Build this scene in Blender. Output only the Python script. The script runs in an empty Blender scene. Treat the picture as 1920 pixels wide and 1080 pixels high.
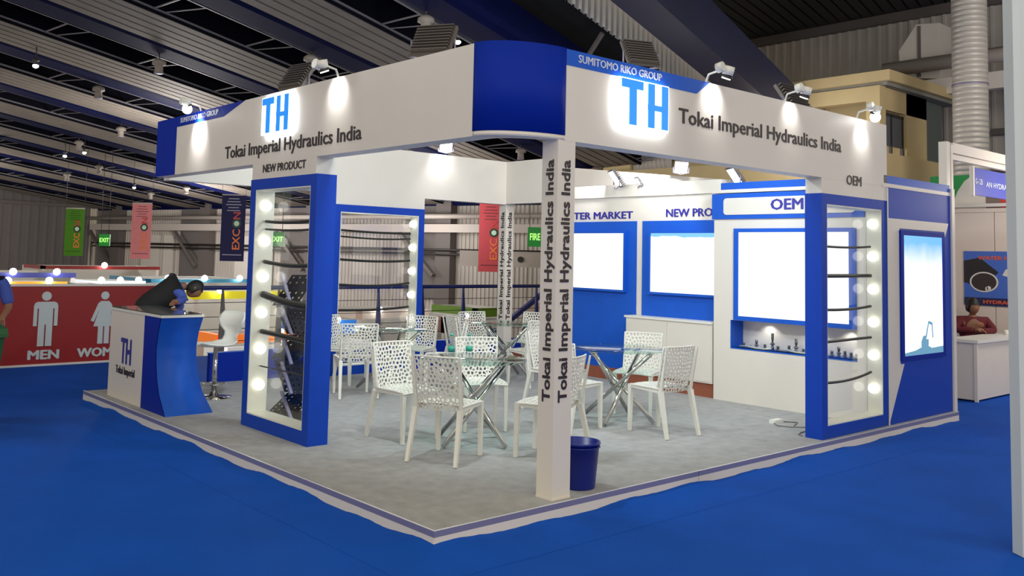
import bpy, bmesh, math, random
from mathutils import Vector, Matrix
random.seed(7)
S = bpy.context.scene
COL = S.collection
PI = math.pi

# ------------------------------------------------------------------ camera
def make_camera():
    cd = bpy.data.cameras.new('camera'); co = bpy.data.objects.new('camera', cd); COL.objects.link(co)
    y, t, r = [math.radians(a) for a in (49.1795, 4.2743, 1.3766)]
    F = Vector((math.cos(t)*math.cos(y), math.cos(t)*math.sin(y), math.sin(t)))
    R = F.cross(Vector((0, 0, 1))).normalized(); U = R.cross(F)
    R2 = R*math.cos(r)+U*math.sin(r); U2 = -R*math.sin(r)+U*math.cos(r)
    m = Matrix((R2, U2, -F)).transposed().to_4x4()
    m.translation = Vector((-3.4398, -4.3718, 1.7604))
    co.matrix_world = m
    cd.sensor_width = 36; cd.lens = 1699.2205/1920*36
    cd.shift_x = (960-909.53)/1920; cd.shift_y = (350.93-540)/1920
    cd.clip_start = .05; cd.clip_end = 300
    S.camera = co
make_camera()

# ------------------------------------------------------------------ world, exposure
W = bpy.data.worlds.new('hall_ambient'); S.world = W; W.use_nodes = True
W.node_tree.nodes['Background'].inputs[0].default_value = (1.0, .92, .70, 1)
W.node_tree.nodes['Background'].inputs[1].default_value = .95
S.view_settings.view_transform = 'Standard'; S.view_settings.look = 'None'
S.view_settings.gamma = 1; S.view_settings.use_curve_mapping = False
S.view_settings.exposure = 0

def lamp(kind, loc, target, power, size=.2, color=(1, 1, 1), cone=None, blend=.5, name='lamp_light', parent=None):
    d = bpy.data.lights.new(name, kind); d.energy = power; d.color = color
    if kind == 'AREA': d.size = size
    elif kind == 'SPOT': d.shadow_soft_size = size; d.spot_size = math.radians(cone or 90); d.spot_blend = blend
    else: d.shadow_soft_size = size
    o = bpy.data.objects.new(name, d); COL.objects.link(o)
    dr = Vector(target)-Vector(loc)
    m = dr.to_track_quat('-Z', 'Y').to_matrix().to_4x4(); m.translation = Vector(loc)
    if parent is not None:
        o.parent = parent; o.matrix_local = parent_mw(parent).inverted() @ m
    else: o.matrix_world = m
    return o
def parent_mw(p):
    m = Matrix.LocRotScale(p.location, p.rotation_euler, p.scale)
    return (parent_mw(p.parent) @ m) if p.parent else m
# floodlights that hang on the fascia frames and light the inside of the stand
FLOODS = [((.95, 3.38, 3.40), (4.6, 5.0, 1.0), 90), ((.97, 1.32, 3.38), (5.0, 2.6, .9), 90),
          ((2.33, .50, 3.38), (4.2, 4.6, 1.0), 80), ((4.6, .50, 3.31), (4.6, 4.6, 1.0), 80)]
for l_, t_, p_ in FLOODS: lamp('SPOT', l_, t_, p_*1.5, .12, (.86, .98, 1), 150, .6, 'floodlight_beam')
lamp('AREA', (6.0, 4.2, 2.95), (6.9, 5.4, 2.9), 12, .2, name='floodlight_beam')
lamp('SPOT', (4.85, 6.15, 3.38), (4.95, 6.3, 2.7), 70, .08, (1, 1, .98), 110, .7, 'floodlight_beam')
lamp('SPOT', (5.7, 3.0, 3.0), (6.15, 3.2, 2.0), 30, .08, (1, .99, .93), 130, .7, 'floodlight_beam')
lamp('SPOT', (9.0, 4.9, 3.5), (9.1, 5.6, 2.9), 90, .08, (1, 1, .98), 130, .7, 'floodlight_beam')
lamp('POINT', (3.2, 16.4, 1.7), (0, 0, 0), 70, .3, (1, .97, .92), name='lower_hall_fill_light')  # this and the next: added point lamps brightening the lower hall booth fronts
lamp('POINT', (7.6, 12.6, 1.2), (0, 0, 0), 45, .3, (1, .97, .92), name='lower_hall_fill_light')
lamp('POINT', (10.2, -.6, 2.7), (10, 0, 0), 60, .3, (1, .9, .8), name='neighbour_stand_light')
# point lamps added for the high bays, brightening walls, roof and fascias
for x_, y_, z_, p_ in ((-3, 7, 5.6, 160), (5, 17, 3.6, 320), (11, 14, 2.8, 110), (10, 27, 2.4, 620), (2, 31, 3.0, 560), (14, 20, 2.6, 150), (-5, -9, 6, 520), (4, -10, 5.5, 300), (12, -1, 5, 200), (12.5, 5.0, 4.2, 90)):
    lamp('POINT', (x_, y_, z_), (0, 0, 0), p_, .5, (1, .95, .9), name='hall_fill_light')

# ------------------------------------------------------------------ materials
def lin(c):
    return tuple((v/255/12.92 if v/255 <= .04045 else ((v/255+.055)/1.055)**2.4) for v in c)
MATS = {}
def mat(name, rgb, rough=.5, metal=0, emit=None, es=0, noise=0, nscale=8, bump=0, bscale=60, spec=.5, trans=0):
    if name in MATS: return MATS[name]
    m = bpy.data.materials.new(name); m.use_nodes = True; nt = m.node_tree; b = nt.nodes['Principled BSDF']
    c = lin(rgb)+(1,)
    b.inputs['Base Color'].default_value = c; b.inputs['Roughness'].default_value = rough; b.inputs['Metallic'].default_value = metal
    b.inputs['Specular IOR Level'].default_value = spec
    tc = nt.nodes.new('ShaderNodeTexCoord')
    if noise:
        n = nt.nodes.new('ShaderNodeTexNoise'); n.inputs['Scale'].default_value = nscale; n.inputs['Detail'].default_value = 5
        nt.links.new(tc.outputs['Object'], n.inputs['Vector'])
        rp = nt.nodes.new('ShaderNodeMapRange'); rp.inputs[3].default_value = 1-noise; rp.inputs[4].default_value = 1+noise
        rp.inputs[1].default_value = .25; rp.inputs[2].default_value = .75
        nt.links.new(n.outputs['Fac'], rp.inputs[0])
        mx = nt.nodes.new('ShaderNodeVectorMath'); mx.operation = 'SCALE'; mx.inputs[0].default_value = c[:3]
        nt.links.new(rp.outputs[0], mx.inputs['Scale']); nt.links.new(mx.outputs[0], b.inputs['Base Color'])
    if bump:
        n2 = nt.nodes.new('ShaderNodeTexNoise'); n2.inputs['Scale'].default_value = bscale; n2.inputs['Detail'].default_value = 3
        nt.links.new(tc.outputs['Object'], n2.inputs['Vector'])
        bp = nt.nodes.new('ShaderNodeBump'); bp.inputs['Strength'].default_value = bump; bp.inputs['Distance'].default_value = .01
        nt.links.new(n2.outputs['Fac'], bp.inputs['Height']); nt.links.new(bp.outputs[0], b.inputs['Normal'])
    if emit is not None:
        b.inputs['Emission Color'].default_value = lin(emit)+(1,); b.inputs['Emission Strength'].default_value = es
    MATS[name] = m
    return m
def glass(name, tint=(1, 1, 1), ior=1.5):
    m = bpy.data.materials.new(name); m.use_nodes = True; nt = m.node_tree; nt.nodes.clear()
    o = nt.nodes.new('ShaderNodeOutputMaterial'); mx = nt.nodes.new('ShaderNodeMixShader')
    t = nt.nodes.new('ShaderNodeBsdfTransparent'); g = nt.nodes.new('ShaderNodeBsdfGlossy'); f = nt.nodes.new('ShaderNodeLayerWeight')
    t.inputs[0].default_value = tint+(1,); g.inputs['Roughness'].default_value = .01
    f0 = ((ior-1)/(ior+1))**2; pw = nt.nodes.new('ShaderNodeMath'); pw.operation = 'POWER'; pw.inputs[1].default_value = 5; f.inputs[0].default_value = .5
    ma = nt.nodes.new('ShaderNodeMath'); ma.operation = 'MULTIPLY_ADD'; ma.inputs[1].default_value = 1-f0; ma.inputs[2].default_value = f0
    nt.links.new(f.outputs['Facing'], pw.inputs[0]); nt.links.new(pw.outputs[0], ma.inputs[0])
    nt.links.new(ma.outputs[0], mx.inputs[0]); nt.links.new(t.outputs[0], mx.inputs[1]); nt.links.new(g.outputs[0], mx.inputs[2])
    nt.links.new(mx.outputs[0], o.inputs[0]); MATS[name] = m
    return m
def emis(name, rgb, st):
    return mat(name, rgb, .4, 0, rgb, st)
WHITE = mat('white_paint', (228, 221, 214), .45, noise=.02, nscale=3)
WHITEP = mat('white_plastic', (232, 232, 228), .35)
CREAM = mat('warm_white_lining', (232, 233, 222), .4, noise=.02)
BLUE = mat('lit_blue_vinyl', (24, 90, 204), .45, spec=.25, noise=.05, nscale=4)  # lighter copy of the stand blue, bright inside light put into the colour
BLUEC = mat('half_lit_blue_vinyl', (16, 66, 182), .5, spec=.2, noise=.04)  # mid copy of the same blue, part of the light in its colour
BLUE2 = mat('shaded_blue_vinyl', (7, 42, 158), .55, spec=.12, noise=.05, nscale=4)  # darker copy of the stand blue, shade of dimmer faces in its colour
NAVYTXT = mat('dark_lettering', (48, 38, 48), .4)
BLUETXT = mat('blue_lettering', (42, 42, 150), .4)
SILVTXT = mat('silver_lettering', (205, 212, 235), .4)
GREYCAR = mat('grey_carpet', (172, 172, 174), .95, noise=.13, nscale=9, bump=.6, bscale=160, spec=.1)
BLUECAR = mat('blue_carpet', (8, 80, 186), .85, noise=.10, nscale=1.6, bump=.3, bscale=120, spec=.15)
ALU = mat('aluminium_strip', (150, 146, 176), .35, .4)
CHROME = mat('chrome', (205, 203, 200), .12, 1)
BLACK = mat('black_rubber', (32, 33, 32), .45)
DGREY = mat('dark_grey_metal', (62, 58, 58), .45, .3)
NAVY = mat('navy_steel', (12, 18, 62), .65, spec=.05, noise=.15, nscale=2)
ROOF = mat('grey_roof_sheet', (128, 119, 110), .7, noise=.12, nscale=1.5)
WALLS = mat('grey_wall_cladding', (200, 192, 186), .6, noise=.08, nscale=.8)
WALLD = mat('dark_grey_cladding', (118, 112, 112), .7, noise=.08, nscale=.8)
DECK = mat('dark_roof_deck', (30, 29, 34), .9, noise=.2, nscale=1)
STEELW = mat('pale_steel_pipe', (200, 190, 184), .5)
COLG = mat('grey_steel_column', (112, 104, 102), .6)
OCHRE = mat('ochre_plaster', (206, 184, 138), .8, noise=.06, nscale=2)
CONC = mat('grey_concrete', (140, 138, 132), .85, noise=.08, nscale=2)
GLASS = glass('clear_glass'); GLASST = glass('table_glass', (.80, .93, .90), 1.52)
BROWN = mat('brown_board', (150, 84, 62), .7, noise=.1)
SKIN = mat('skin_brown', (134, 92, 70), .5)
HAIR = mat('black_hair', (20, 17, 17), .5, bump=.5, bscale=90)
GLOBE = emis('glowing_globe', (255, 253, 240), 1.8)
LEDW = emis('led_face', (255, 255, 252), 14)
REDV = mat('red_vinyl', (150, 20, 20), .45, noise=.04)
GREENP = mat('green_plastic', (26, 86, 46), .45)
BINB = mat('blue_plastic', (14, 34, 132), .35)

# ------------------------------------------------------------------ mesh helpers
class MB:
    def __init__(s): s.v = []; s.f = []; s.sm = []
    def add(s, vs, fs, smooth=False):
        n = len(s.v); s.v += [tuple(v) for v in vs]
        for f in fs: s.f.append(tuple(i+n for i in f)); s.sm.append(smooth)
        return s
    def box(s, a, b):
        x0, y0, z0 = [min(p, q) for p, q in zip(a, b)]; x1, y1, z1 = [max(p, q) for p, q in zip(a, b)]
        return s.add([(x0, y0, z0), (x1, y0, z0), (x1, y1, z0), (x0, y1, z0), (x0, y0, z1), (x1, y0, z1), (x1, y1, z1), (x0, y1, z1)],
                     [(0, 3, 2, 1), (4, 5, 6, 7), (0, 1, 5, 4), (1, 2, 6, 5), (2, 3, 7, 6), (3, 0, 4, 7)])
    def prism(s, poly, axis, lo, hi):
        # poly: list of 2D points in the plane normal to axis ('x': (y,z), 'y': (x,z), 'z': (x,y))
        def P(p, h): return {'x': (h, p[0], p[1]), 'y': (p[0], h, p[1]), 'z': (p[0], p[1], h)}[axis]
        n = len(poly); vs = [P(p, lo) for p in poly]+[P(p, hi) for p in poly]
        fs = [tuple(range(n))[::-1], tuple(range(n, 2*n))]+[(i, (i+1) % n, n+(i+1) % n, n+i) for i in range(n)]
        return s.add(vs, fs)
    def bar(s, p, q, w0, w1=None, h0=None, h1=None, up=(0, 0, 1)):
        p = Vector(p); q = Vector(q); w1 = w0 if w1 is None else w1; h0 = w0 if h0 is None else h0; h1 = h0 if h1 is None else h1
        d = (q-p).normalized(); u = Vector(up)
        if abs(d.dot(u)) > .95: u = Vector((1, 0, 0))
        a = d.cross(u).normalized(); b = a.cross(d)
        vs = []
        for c, w, h in ((p, w0, h0), (q, w1, h1)):
            for sa, sb in ((-1, -1), (1, -1), (1, 1), (-1, 1)): vs.append(c+a*sa*w/2+b*sb*h/2)
        return s.add(vs, [(0, 3, 2, 1), (4, 5, 6, 7), (0, 1, 5, 4), (1, 2, 6, 5), (2, 3, 7, 6), (3, 0, 4, 7)])
    def tube(s, pts, r, seg=10, caps=True):
        pts = [Vector(p) for p in pts]; rs = r if isinstance(r, (list, tuple)) else [r]*len(pts)
        vs = []; prev = None
        for i, p in enumerate(pts):
            d = (pts[min(i+1, len(pts)-1)]-pts[max(i-1, 0)]).normalized()
            if prev is None:
                u = Vector((0, 0, 1)) if abs(d.z) < .9 else Vector((1, 0, 0)); a = d.cross(u).normalized()
            else: a = (prev-d*prev.dot(d)).normalized()
            prev = a; b = d.cross(a)
            for k in range(seg): an = 2*PI*k/seg; vs.append(p+(a*math.cos(an)+b*math.sin(an))*rs[i])
        fs = []
        for i in range(len(pts)-1):
            for k in range(seg): k2 = (k+1) % seg; fs.append((i*seg+k, i*seg+k2, (i+1)*seg+k2, (i+1)*seg+k))
        s.add(vs, fs, True)
        if caps:
            n = len(s.v)-len(vs); L = len(pts)-1
            s.f.append(tuple(n+k for k in range(seg))[::-1]); s.sm.append(False)
            s.f.append(tuple(n+L*seg+k for k in range(seg))); s.sm.append(False)
        return s
    def lathe(s, prof, c=(0, 0, 0), seg=24, sy=1):
        vs = []; fs = []; n = len(prof)
        for r, z in prof:
            for k in range(seg): an = 2*PI*k/seg; vs.append((c[0]+r*math.cos(an), c[1]+r*sy*math.sin(an), c[2]+z))
        for i in range(n-1):
            for k in range(seg): k2 = (k+1) % seg; fs.append((i*seg+k, i*seg+k2, (i+1)*seg+k2, (i+1)*seg+k))
        fs.append(tuple(range(seg))[::-1]); fs.append(tuple((n-1)*seg+k for k in range(seg)))
        return s.add(vs, fs, True)
    def ball(s, c, r, seg=16, sc=(1, 1, 1)):
        vs = []; fs = []; R = seg//2
        for i in range(1, R):
            ph = PI*i/R
            for k in range(seg):
                an = 2*PI*k/seg; vs.append((c[0]+r*sc[0]*math.sin(ph)*math.cos(an), c[1]+r*sc[1]*math.sin(ph)*math.sin(an), c[2]+r*sc[2]*math.cos(ph)))
        t = len(vs); vs += [(c[0], c[1], c[2]+r*sc[2]), (c[0], c[1], c[2]-r*sc[2])]
        for i in range(R-2):
            for k in range(seg): k2 = (k+1) % seg; fs.append((i*seg+k, (i+1)*seg+k, (i+1)*seg+k2, i*seg+k2))
        for k in range(seg): k2 = (k+1) % seg; fs.append((t, k, k2)); fs.append((t+1, (R-2)*seg+k2, (R-2)*seg+k))
        return s.add(vs, fs, True)
    def mesh(s, name, m=None):
        me = bpy.data.meshes.new(name); me.from_pydata(s.v, [], s.f); me.update()
        me.polygons.foreach_set('use_smooth', s.sm)
        if m: me.materials.append(m)
        return me
    def build(s, name, m, parent=None, world=False):
        """world=True: verts are world coordinates; the part is re-expressed in the parent's frame."""
        me = s.mesh(name, m)
        bm = bmesh.new(); bm.from_mesh(me); bmesh.ops.recalc_face_normals(bm, faces=bm.faces); bm.to_mesh(me); bm.free()
        if world and parent is not None: me.transform(parent_mw(parent).inverted())
        o = bpy.data.objects.new(name, me); COL.objects.link(o)
        if parent is not None: o.parent = parent
        return o
def tag(o, label=None, cat=None, group=None, kind=None):
    if label: o['label'] = label
    if cat: o['category'] = cat
    if group: o['group'] = group
    if kind: o['kind'] = kind
    return o
def empty(name, loc=(0, 0, 0), rz=0, label=None, cat=None, group=None, kind=None):
    o = bpy.data.objects.new(name, None); COL.objects.link(o); o.location = loc; o.rotation_euler = (0, 0, rz); o.empty_display_size = .1
    return tag(o, label, cat, group, kind)
def copy_tree(o, parent=None):
    c = o.copy(); COL.objects.link(c)
    if parent is not None: c.parent = parent
    for ch in list(o.children): copy_tree(ch, c)
    return c
def part(name, m, parent, fn, world=True):
    b = MB(); fn(b); return b.build(name, m, parent, world)

# text ---------------------------------------------------------------
_deps = None
def text_mesh(s, bold=0.0, spacing=1.0):
    cu = bpy.data.curves.new('t', 'FONT'); cu.body = s; cu.size = 1; cu.offset = bold; cu.resolution_u = 2; cu.space_character = spacing
    o = bpy.data.objects.new('t', cu); COL.objects.link(o)
    bpy.context.view_layer.update()
    dg = bpy.context.evaluated_depsgraph_get()
    me = bpy.data.meshes.new_from_object(o.evaluated_get(dg))
    bpy.data.objects.remove(o); bpy.data.curves.remove(cu)
    return me
_cap = None
def text(s, org, u, v, width, cap, m, parent, name='lettering', bold=.02, depth=.004, label=None, spacing=1.0):
    """org = baseline left point in world coordinates, u = reading direction, v = up direction, cap = height of a capital"""
    global _cap
    if _cap is None:
        t = text_mesh('H'); ys = [q.co.y for q in t.vertices]; _cap = max(ys)-min(ys)
    me = text_mesh(s, 0, spacing)
    xs = [q.co.x for q in me.vertices]; x0 = min(xs); sx = width/(max(xs)-x0); sy = cap/_cap
    u = Vector(u).normalized(); v = Vector(v).normalized(); n = u.cross(v); org = Vector(org)
    inv = parent_mw(parent).inverted()
    bm = bmesh.new(); bm.from_mesh(me)
    r = bmesh.ops.extrude_face_region(bm, geom=bm.faces[:])
    for q in [g for g in r['geom'] if isinstance(g, bmesh.types.BMVert)]: q.co.z += 1
    for q in bm.verts: q.co = inv @ (org+u*(q.co.x-x0)*sx+v*q.co.y*sy+n*(q.co.z*depth+.0008))
    bmesh.ops.recalc_face_normals(bm, faces=bm.faces)
    if bold > 0:        # heavier strokes: the same outline laid down again, slightly shifted
        base = bm.copy() if False else None
        g0 = bm.verts[:]+bm.edges[:]+bm.faces[:]
        for k_, (dx, dy) in enumerate(((bold, 0), (-bold, 0), (0, bold*.6), (0, -bold*.6))):
            d_ = bmesh.ops.duplicate(bm, geom=g0)
            off = (inv.to_3x3() @ (u*dx*sx+v*dy*sy+n*.00015*(k_+1)))
            for q in d_['geom']:
                if isinstance(q, bmesh.types.BMVert): q.co += off
    bm.to_mesh(me); bm.free(); me.materials.clear(); me.materials.append(m)
    o = bpy.data.objects.new(name, me); COL.objects.link(o); o.parent = parent
    if label: o['label'] = label
    return o

# ================================================================== HALL (setting)
A = math.atan2(.254, .967); E1 = Vector((math.cos(A), math.sin(A), 0)); E2 = Vector((-math.sin(A), math.cos(A), 0))
def H(a, b, z): p = E1*a+E2*b; return (p.x, p.y, z)
ZE, SL, EW = 3.5, .125, 21.2
def zr(a): return ZE+SL*(EW-a)

# upper hall floor with its edge towards the lower hall; carpet laps up against the stand platform
def build_floor():
    b = MB(); rnd = random.Random(3)
    # grid strips around the platform so that the carpet edge ripples against the skirting
    b.box((-14, -14, -.3), (24, 10.0, -.004))
    o = b.build('floor', BLUECAR); tag(o, 'bright blue exhibition carpet around the stand', kind='structure')
    c = MB(); N = 150
    def lip(p0, p1, nrm, mit):
        p0 = Vector(p0); p1 = Vector(p1); nrm = Vector(nrm); vs = []; fs = []
        for i in range(N+1):
            t = i/N; q = p0.lerp(p1, t)
            h = .016+.011*math.sin(t*23+1.3)+.008*math.sin(t*61+.4)+rnd.uniform(-.002, .002); h = max(h, .004)
            for off, z in ((.45, -.003), (.22, .004+.004*math.sin(t*17)), (.10, h*.45), (.03, h*.85), (.0, h)): vs.append(q+nrm*off+(Vector(mit)*off if i == 0 else Vector())+Vector((0, 0, z)))
        for i in range(N):
            for k in range(4): a = i*5+k; fs.append((a, a+1, a+6, a+5))
        c.add(vs, fs, True)
    lip((0, 0, 0), (7.7, 0, 0), (0, -1, 0), (-1, 0, 0)); lip((0, 0, 0), (0, 6.6, 0), (-1, 0, 0), (0, -1, 0))
    c.build('carpet_lip', BLUECAR, o)
build_floor()
lf = MB().box((-20, 10, -3.6), (40, 70, -3.5)).build('floor_lower_hall', CONC); tag(lf, 'grey floor of the lower hall', kind='structure')
tag(MB().box((-14, 9.9, -3.5), (24, 10.0, -.3)).build('trim_slab_edge', CONC), kind='structure')

def corrugated(b, p, u, v, L, Ht, pitch, d, n):
    """sheet of trapezoid ribs: p corner, u along, v up the rib, n outward"""
    p = Vector(p); u = Vector(u); v = Vector(v); n = Vector(n); k = int(L/pitch); prof = []
    for i in range(k):
        x = i*pitch
        prof += [(x, 0), (x+pitch*.62, 0), (x+pitch*.70, d), (x+pitch*.92, d)]
    prof.append((k*pitch, 0)); vs = []; fs = []
    for x, h in prof: q = p+u*x+n*h; vs += [q, q+v*Ht]
    for i in range(len(prof)-1): fs.append((2*i, 2*i+2, 2*i+3, 2*i+1))
    b.add(vs, fs)

ceil = empty('ceiling', (0, 0, 0), 0, 'dark hall roof of navy girders and grey corrugated sheets', kind='structure')
SLV = (E1-Vector((0, 0, SL)))
RL = 21.2+9
GAPDARK = mat('gap_black', (10, 11, 22), .8, spec=.1)
CHORD = mat('dull_steel_chord', (120, 116, 122), .5)
def roof_bay(e2):
    a0, a1 = -9, 21.2
    def G(b, lo, hi, z0, z1):   # sloping box
        vs = []
        for a in (a0, a1):
            for y_, z_ in ((lo, z0), (hi, z0), (hi, z1), (lo, z1)): vs.append(H(a, y_, zr(a)+z_))
        b.add(vs, [(0, 1, 2, 3), (7, 6, 5, 4), (0, 4, 5, 1), (1, 5, 6, 2), (2, 6, 7, 3), (3, 7, 4, 0)])
    def tubeg(b):      # deep rounded box girder
        vs = []; pr = [(-.95, .10), (-.88, .02), (-.75, -.03), (-.2, -.03), (-.07, .02), (0, .10), (0, .5), (-.95, .5)]
        for a in (a0, a1):
            for y_, z_ in pr: vs.append(H(a, e2+y_, zr(a)+z_))
        n = len(pr); b.add(vs, [tuple(range(n))[::-1], tuple(range(n, 2*n))]+[(i, (i+1) % n, n+(i+1) % n, n+i) for i in range(n)])
    part('roof_girder', NAVY, ceil, tubeg)
    part('girder_chord', CHORD, ceil, lambda b: G(b, e2+.0, e2+.035, .02, .055))
    part('tie_chord', CHORD, ceil, lambda b: G(b, e2+.88, e2+.91, .0, .03))
    def st(b):
        a = a0
        while a < a1-1:
            b.bar(H(a, e2, zr(a)+.03), H(a+.1, e2+.90, zr(a+.1)+.02), .022); b.bar(H(a+.45, e2, zr(a+.45)+.03), H(a+.3, e2+.90, zr(a+.3)+.02), .016); a += 1.9
    part('strut', CHORD, ceil, st)['kind'] = 'stuff'
    part('gap_dark_panel', GAPDARK, ceil, lambda b: G(b, e2+.92, e2+.95, -.05, .6))  # dark sheet added so the gap behind the girder looks black
    def sh(b):
        for k in range(5):
            z = -.04; y0 = e2+.95+k*.27
            G(b, y0, y0+.215, z, z+.02); G(b, y0+.215, y0+.27, z+.04, z+.06)
    part('roof_sheet', ROOF, ceil, sh)
for k in range(0, 10): roof_bay(5.2+3.2*k)
part('roof_deck', DECK, ceil, lambda b: b.add([H(-9, -12, zr(-9)+1.0), H(21.2, -12, zr(21.2)+1.0), H(21.2, 38, zr(21.2)+1.0), H(-9, 38, zr(-9)+1.0)], [(0, 1, 2, 3)]) if False else
     b.add([H(-9, 3.7, zr(-9)+1.0), H(21.2, 3.7, zr(21.2)+1.0), H(21.2, 38, zr(21.2)+1.0), H(-9, 38, zr(-9)+1.0)], [(0, 1, 2, 3)]))
# side wall of the lower hall with posts, panels and pipes
ws = empty('wall_right', (0, 0, 0), 0, 'long corrugated side wall of the lower hall', kind='structure')
def side_wall():
    part('cladding', WALLS, ws, lambda b: corrugated(b, H(21.2, 4, -3.5), E2, Vector((0, 0, 1)), 34, 7.6, .17, .03, -E1))
    for i in range(6):
        c = 9.3+6.4*i
        part('column', COLG, ws, lambda b: b.prism([H(20.8, c-.32, 0)[:2], H(21.15, c-.32, 0)[:2], H(21.15, c+.32, 0)[:2], H(20.8, c+.32, 0)[:2]], 'z', -3.5, 4.1))
        if i < 5:
            part('dark_panel', WALLD, ws, lambda b: b.prism([H(21.05, c+.5, 0)[:2], H(21.12, c+.5, 0)[:2], H(21.12, c+1.9, 0)[:2], H(21.05, c+1.9, 0)[:2]], 'z', .2, 4.0))
            part('brace', COLG, ws, lambda b: b.bar(H(20.7, c+1.9, 2.5), H(20.7, c+.3, 1.0), .16, .16, .12))
            part('conduit', STEELW, ws, lambda b: b.tube([H(20.9, c+3.0, .3), H(20.9, c+3.0, 2.4)], .03, 6))
            part('white_panel', WHITE, ws, lambda b: b.prism([H(21.0, c+2.4, 0)[:2], H(21.1, c+2.4, 0)[:2], H(21.1, c+4.6, 0)[:2], H(21.0, c+4.6, 0)[:2]], 'z', -.4, 2.3)) if i > 1 else None
    part('upper_pipe', STEELW, ws, lambda b: b.tube([H(20.5, 4, 3.05), H(20.5, 36.5, 3.05)], .09, 10))
    part('lower_pipe', STEELW, ws, lambda b: b.prism([H(20.5, 4, 0)[:2], H(20.65, 4, 0)[:2], H(20.65, 36.5, 0)[:2], H(20.5, 36.5, 0)[:2]], 'z', 2.5, 2.78))
    part('cable_tray', DGREY, ws, lambda b: (b.tube([H(20.7, 4, 1.9), H(20.7, 36.5, 1.9)], .05, 6), b.tube([H(20.7, 4, 1.75), H(20.7, 36.5, 1.75)], .04, 6)))
    part('eave_gutter', NAVY, ws, lambda b: b.prism([H(20.9, 12, 0)[:2], H(21.3, 12, 0)[:2], H(21.3, 36.5, 0)[:2], H(20.9, 36.5, 0)[:2]], 'z', 3.45, 3.75))
side_wall()
wb = empty('wall_back', (0, 0, 0), 0, 'grey corrugated gable wall at the far end of the hall', kind='structure')
part('cladding', WALLD, wb, lambda b: corrugated(b, H(-9, 37, -3.5), E1, Vector((0, 0, 1)), 30.2, 11.5, .42, .05, -E2))
part('vent_pipe', STEELW, wb, lambda b: b.tube([H(10.2, 36.6, -1), H(10.2, 36.6, 3.5)], .05, 8))
part('vent_pipe', STEELW, wb, lambda b: b.tube([H(13.8, 36.6, -1), H(13.8, 36.6, 2.8)], .05, 8))
part('cross_beam', COLG, wb, lambda b: b.bar(H(-9, 36.7, 3.6), H(21, 36.7, 3.6), .15))

# taller bay to the right: clerestory cladding, blue box girder, high roof and wall
hb = empty('wall_clerestory', (0, 0, 0), 0, 'grey corrugated clerestory cladding under the high roof', kind='structure')
def clere(b):
    a0, a1, e = 2.0, 20.5, 3.6; n = int((a1-a0)/.21)
    for i in range(n):
        a = a0+i*.21; z0 = zr(a)+.62; z1 = z0+2.2
        b.add([H(a, e, z0), H(a+.15, e, z0-.02), H(a+.15, e, z1-.02), H(a, e, z1)], [(0, 1, 2, 3)])
        b.add([H(a+.15, e, z0), H(a+.165, e-.05, z0), H(a+.165, e-.05, z1), H(a+.15, e, z1), H(a+.195, e-.05, z0), H(a+.195, e-.05, z1), H(a+.21, e, z0), H(a+.21, e, z1)],
              [(0, 1, 2, 3), (1, 4, 5, 2), (4, 6, 7, 5)])
part('cladding', WALLS, hb, clere)
def sbox(b, a0, a1, e0, e1_, dz0, dz1, zf):
    vs = []
    for a in (a0, a1):
        for y_, z_ in ((e0, dz0), (e1_, dz0), (e1_, dz1), (e0, dz1)): vs.append(H(a, y_, zf(a)+z_))
    b.add(vs, [(0, 1, 2, 3), (7, 6, 5, 4), (0, 4, 5, 1), (1, 5, 6, 2), (2, 6, 7, 3), (3, 7, 4, 0)])
part('box_girder', mat('blue_girder', (16, 24, 62), .5, noise=.2, nscale=1.2), ceil, lambda b: sbox(b, -3, 21, 1.75, 2.35, .1, .9, zr))
for a in (9, 13, 17):
    part('girder_stay', COLG, ceil, lambda b: b.bar(H(a, 3.55, zr(a)+.5), H(a+.3, 4.2, zr(a)-.1), .06))
# high roof sheet
def high(b):
    for k in range(76):
        e = 10.0-k*.3; z = 8.35
        b.add([H(a, y_, z_) for a in (5, 23) for y_, z_ in ((e, z), (e-.24, z), (e-.24, z+.03), (e, z+.03))], [(0, 1, 2, 3), (7, 6, 5, 4), (0, 4, 5, 1), (1, 5, 6, 2), (2, 6, 7, 3), (3, 7, 4, 0)])
        b.add([H(a, y_, z+.06) for a in (5, 23) for y_ in (e-.24, e-.3)], [(0, 1, 3, 2)])
part('high_roof_sheet', mat('dark_grey_sheet', (54, 52, 53), .8, noise=.1), ceil, high)
tag(part('high_roof_deck', DECK, ceil, lambda b: b.box((4, -13, 8.5), (26, 13.5, 8.6))))
wr = empty('wall_far_right', (0, 0, 0), 0, 'tall grey corrugated wall behind the ochre building', kind='structure')
part('cladding', WALLS, wr, lambda b: corrugated(b, (20, -6, -.3), (0, 1, 0), (0, 0, 1), 17.2, 8.45, .28, .05, (-1, 0, 0)))
part('roof_edge_beam', COLG, wr, lambda b: b.box((19.8, -6, 8.1), (20.1, 11.3, 8.34)))
part('navy_column', NAVY, wr, lambda b: b.box((19.2, 11.2, -.3), (19.9, 12.6, 12)))
part('horizontal_pipe', STEELW, wr, lambda b: b.tube([(16.4, -6, 6.1), (16.4, 5, 6.1)], .16, 12))
part('horizontal_beam', WHITE, wr, lambda b: b.box((16.6, -6, 5.45), (16.8, 5, 5.8)))
for zz in (4.9, 3.9, 3.4): part('girt', COLG, wr, lambda b: b.box((19.7, -6, zz), (19.85, 4, zz+.15)))
part('diagonal_stay', DGREY, wr, lambda b: b.bar((19.6, 3.2, 4.6), (19.6, -1, 6.3), .06))

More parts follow.
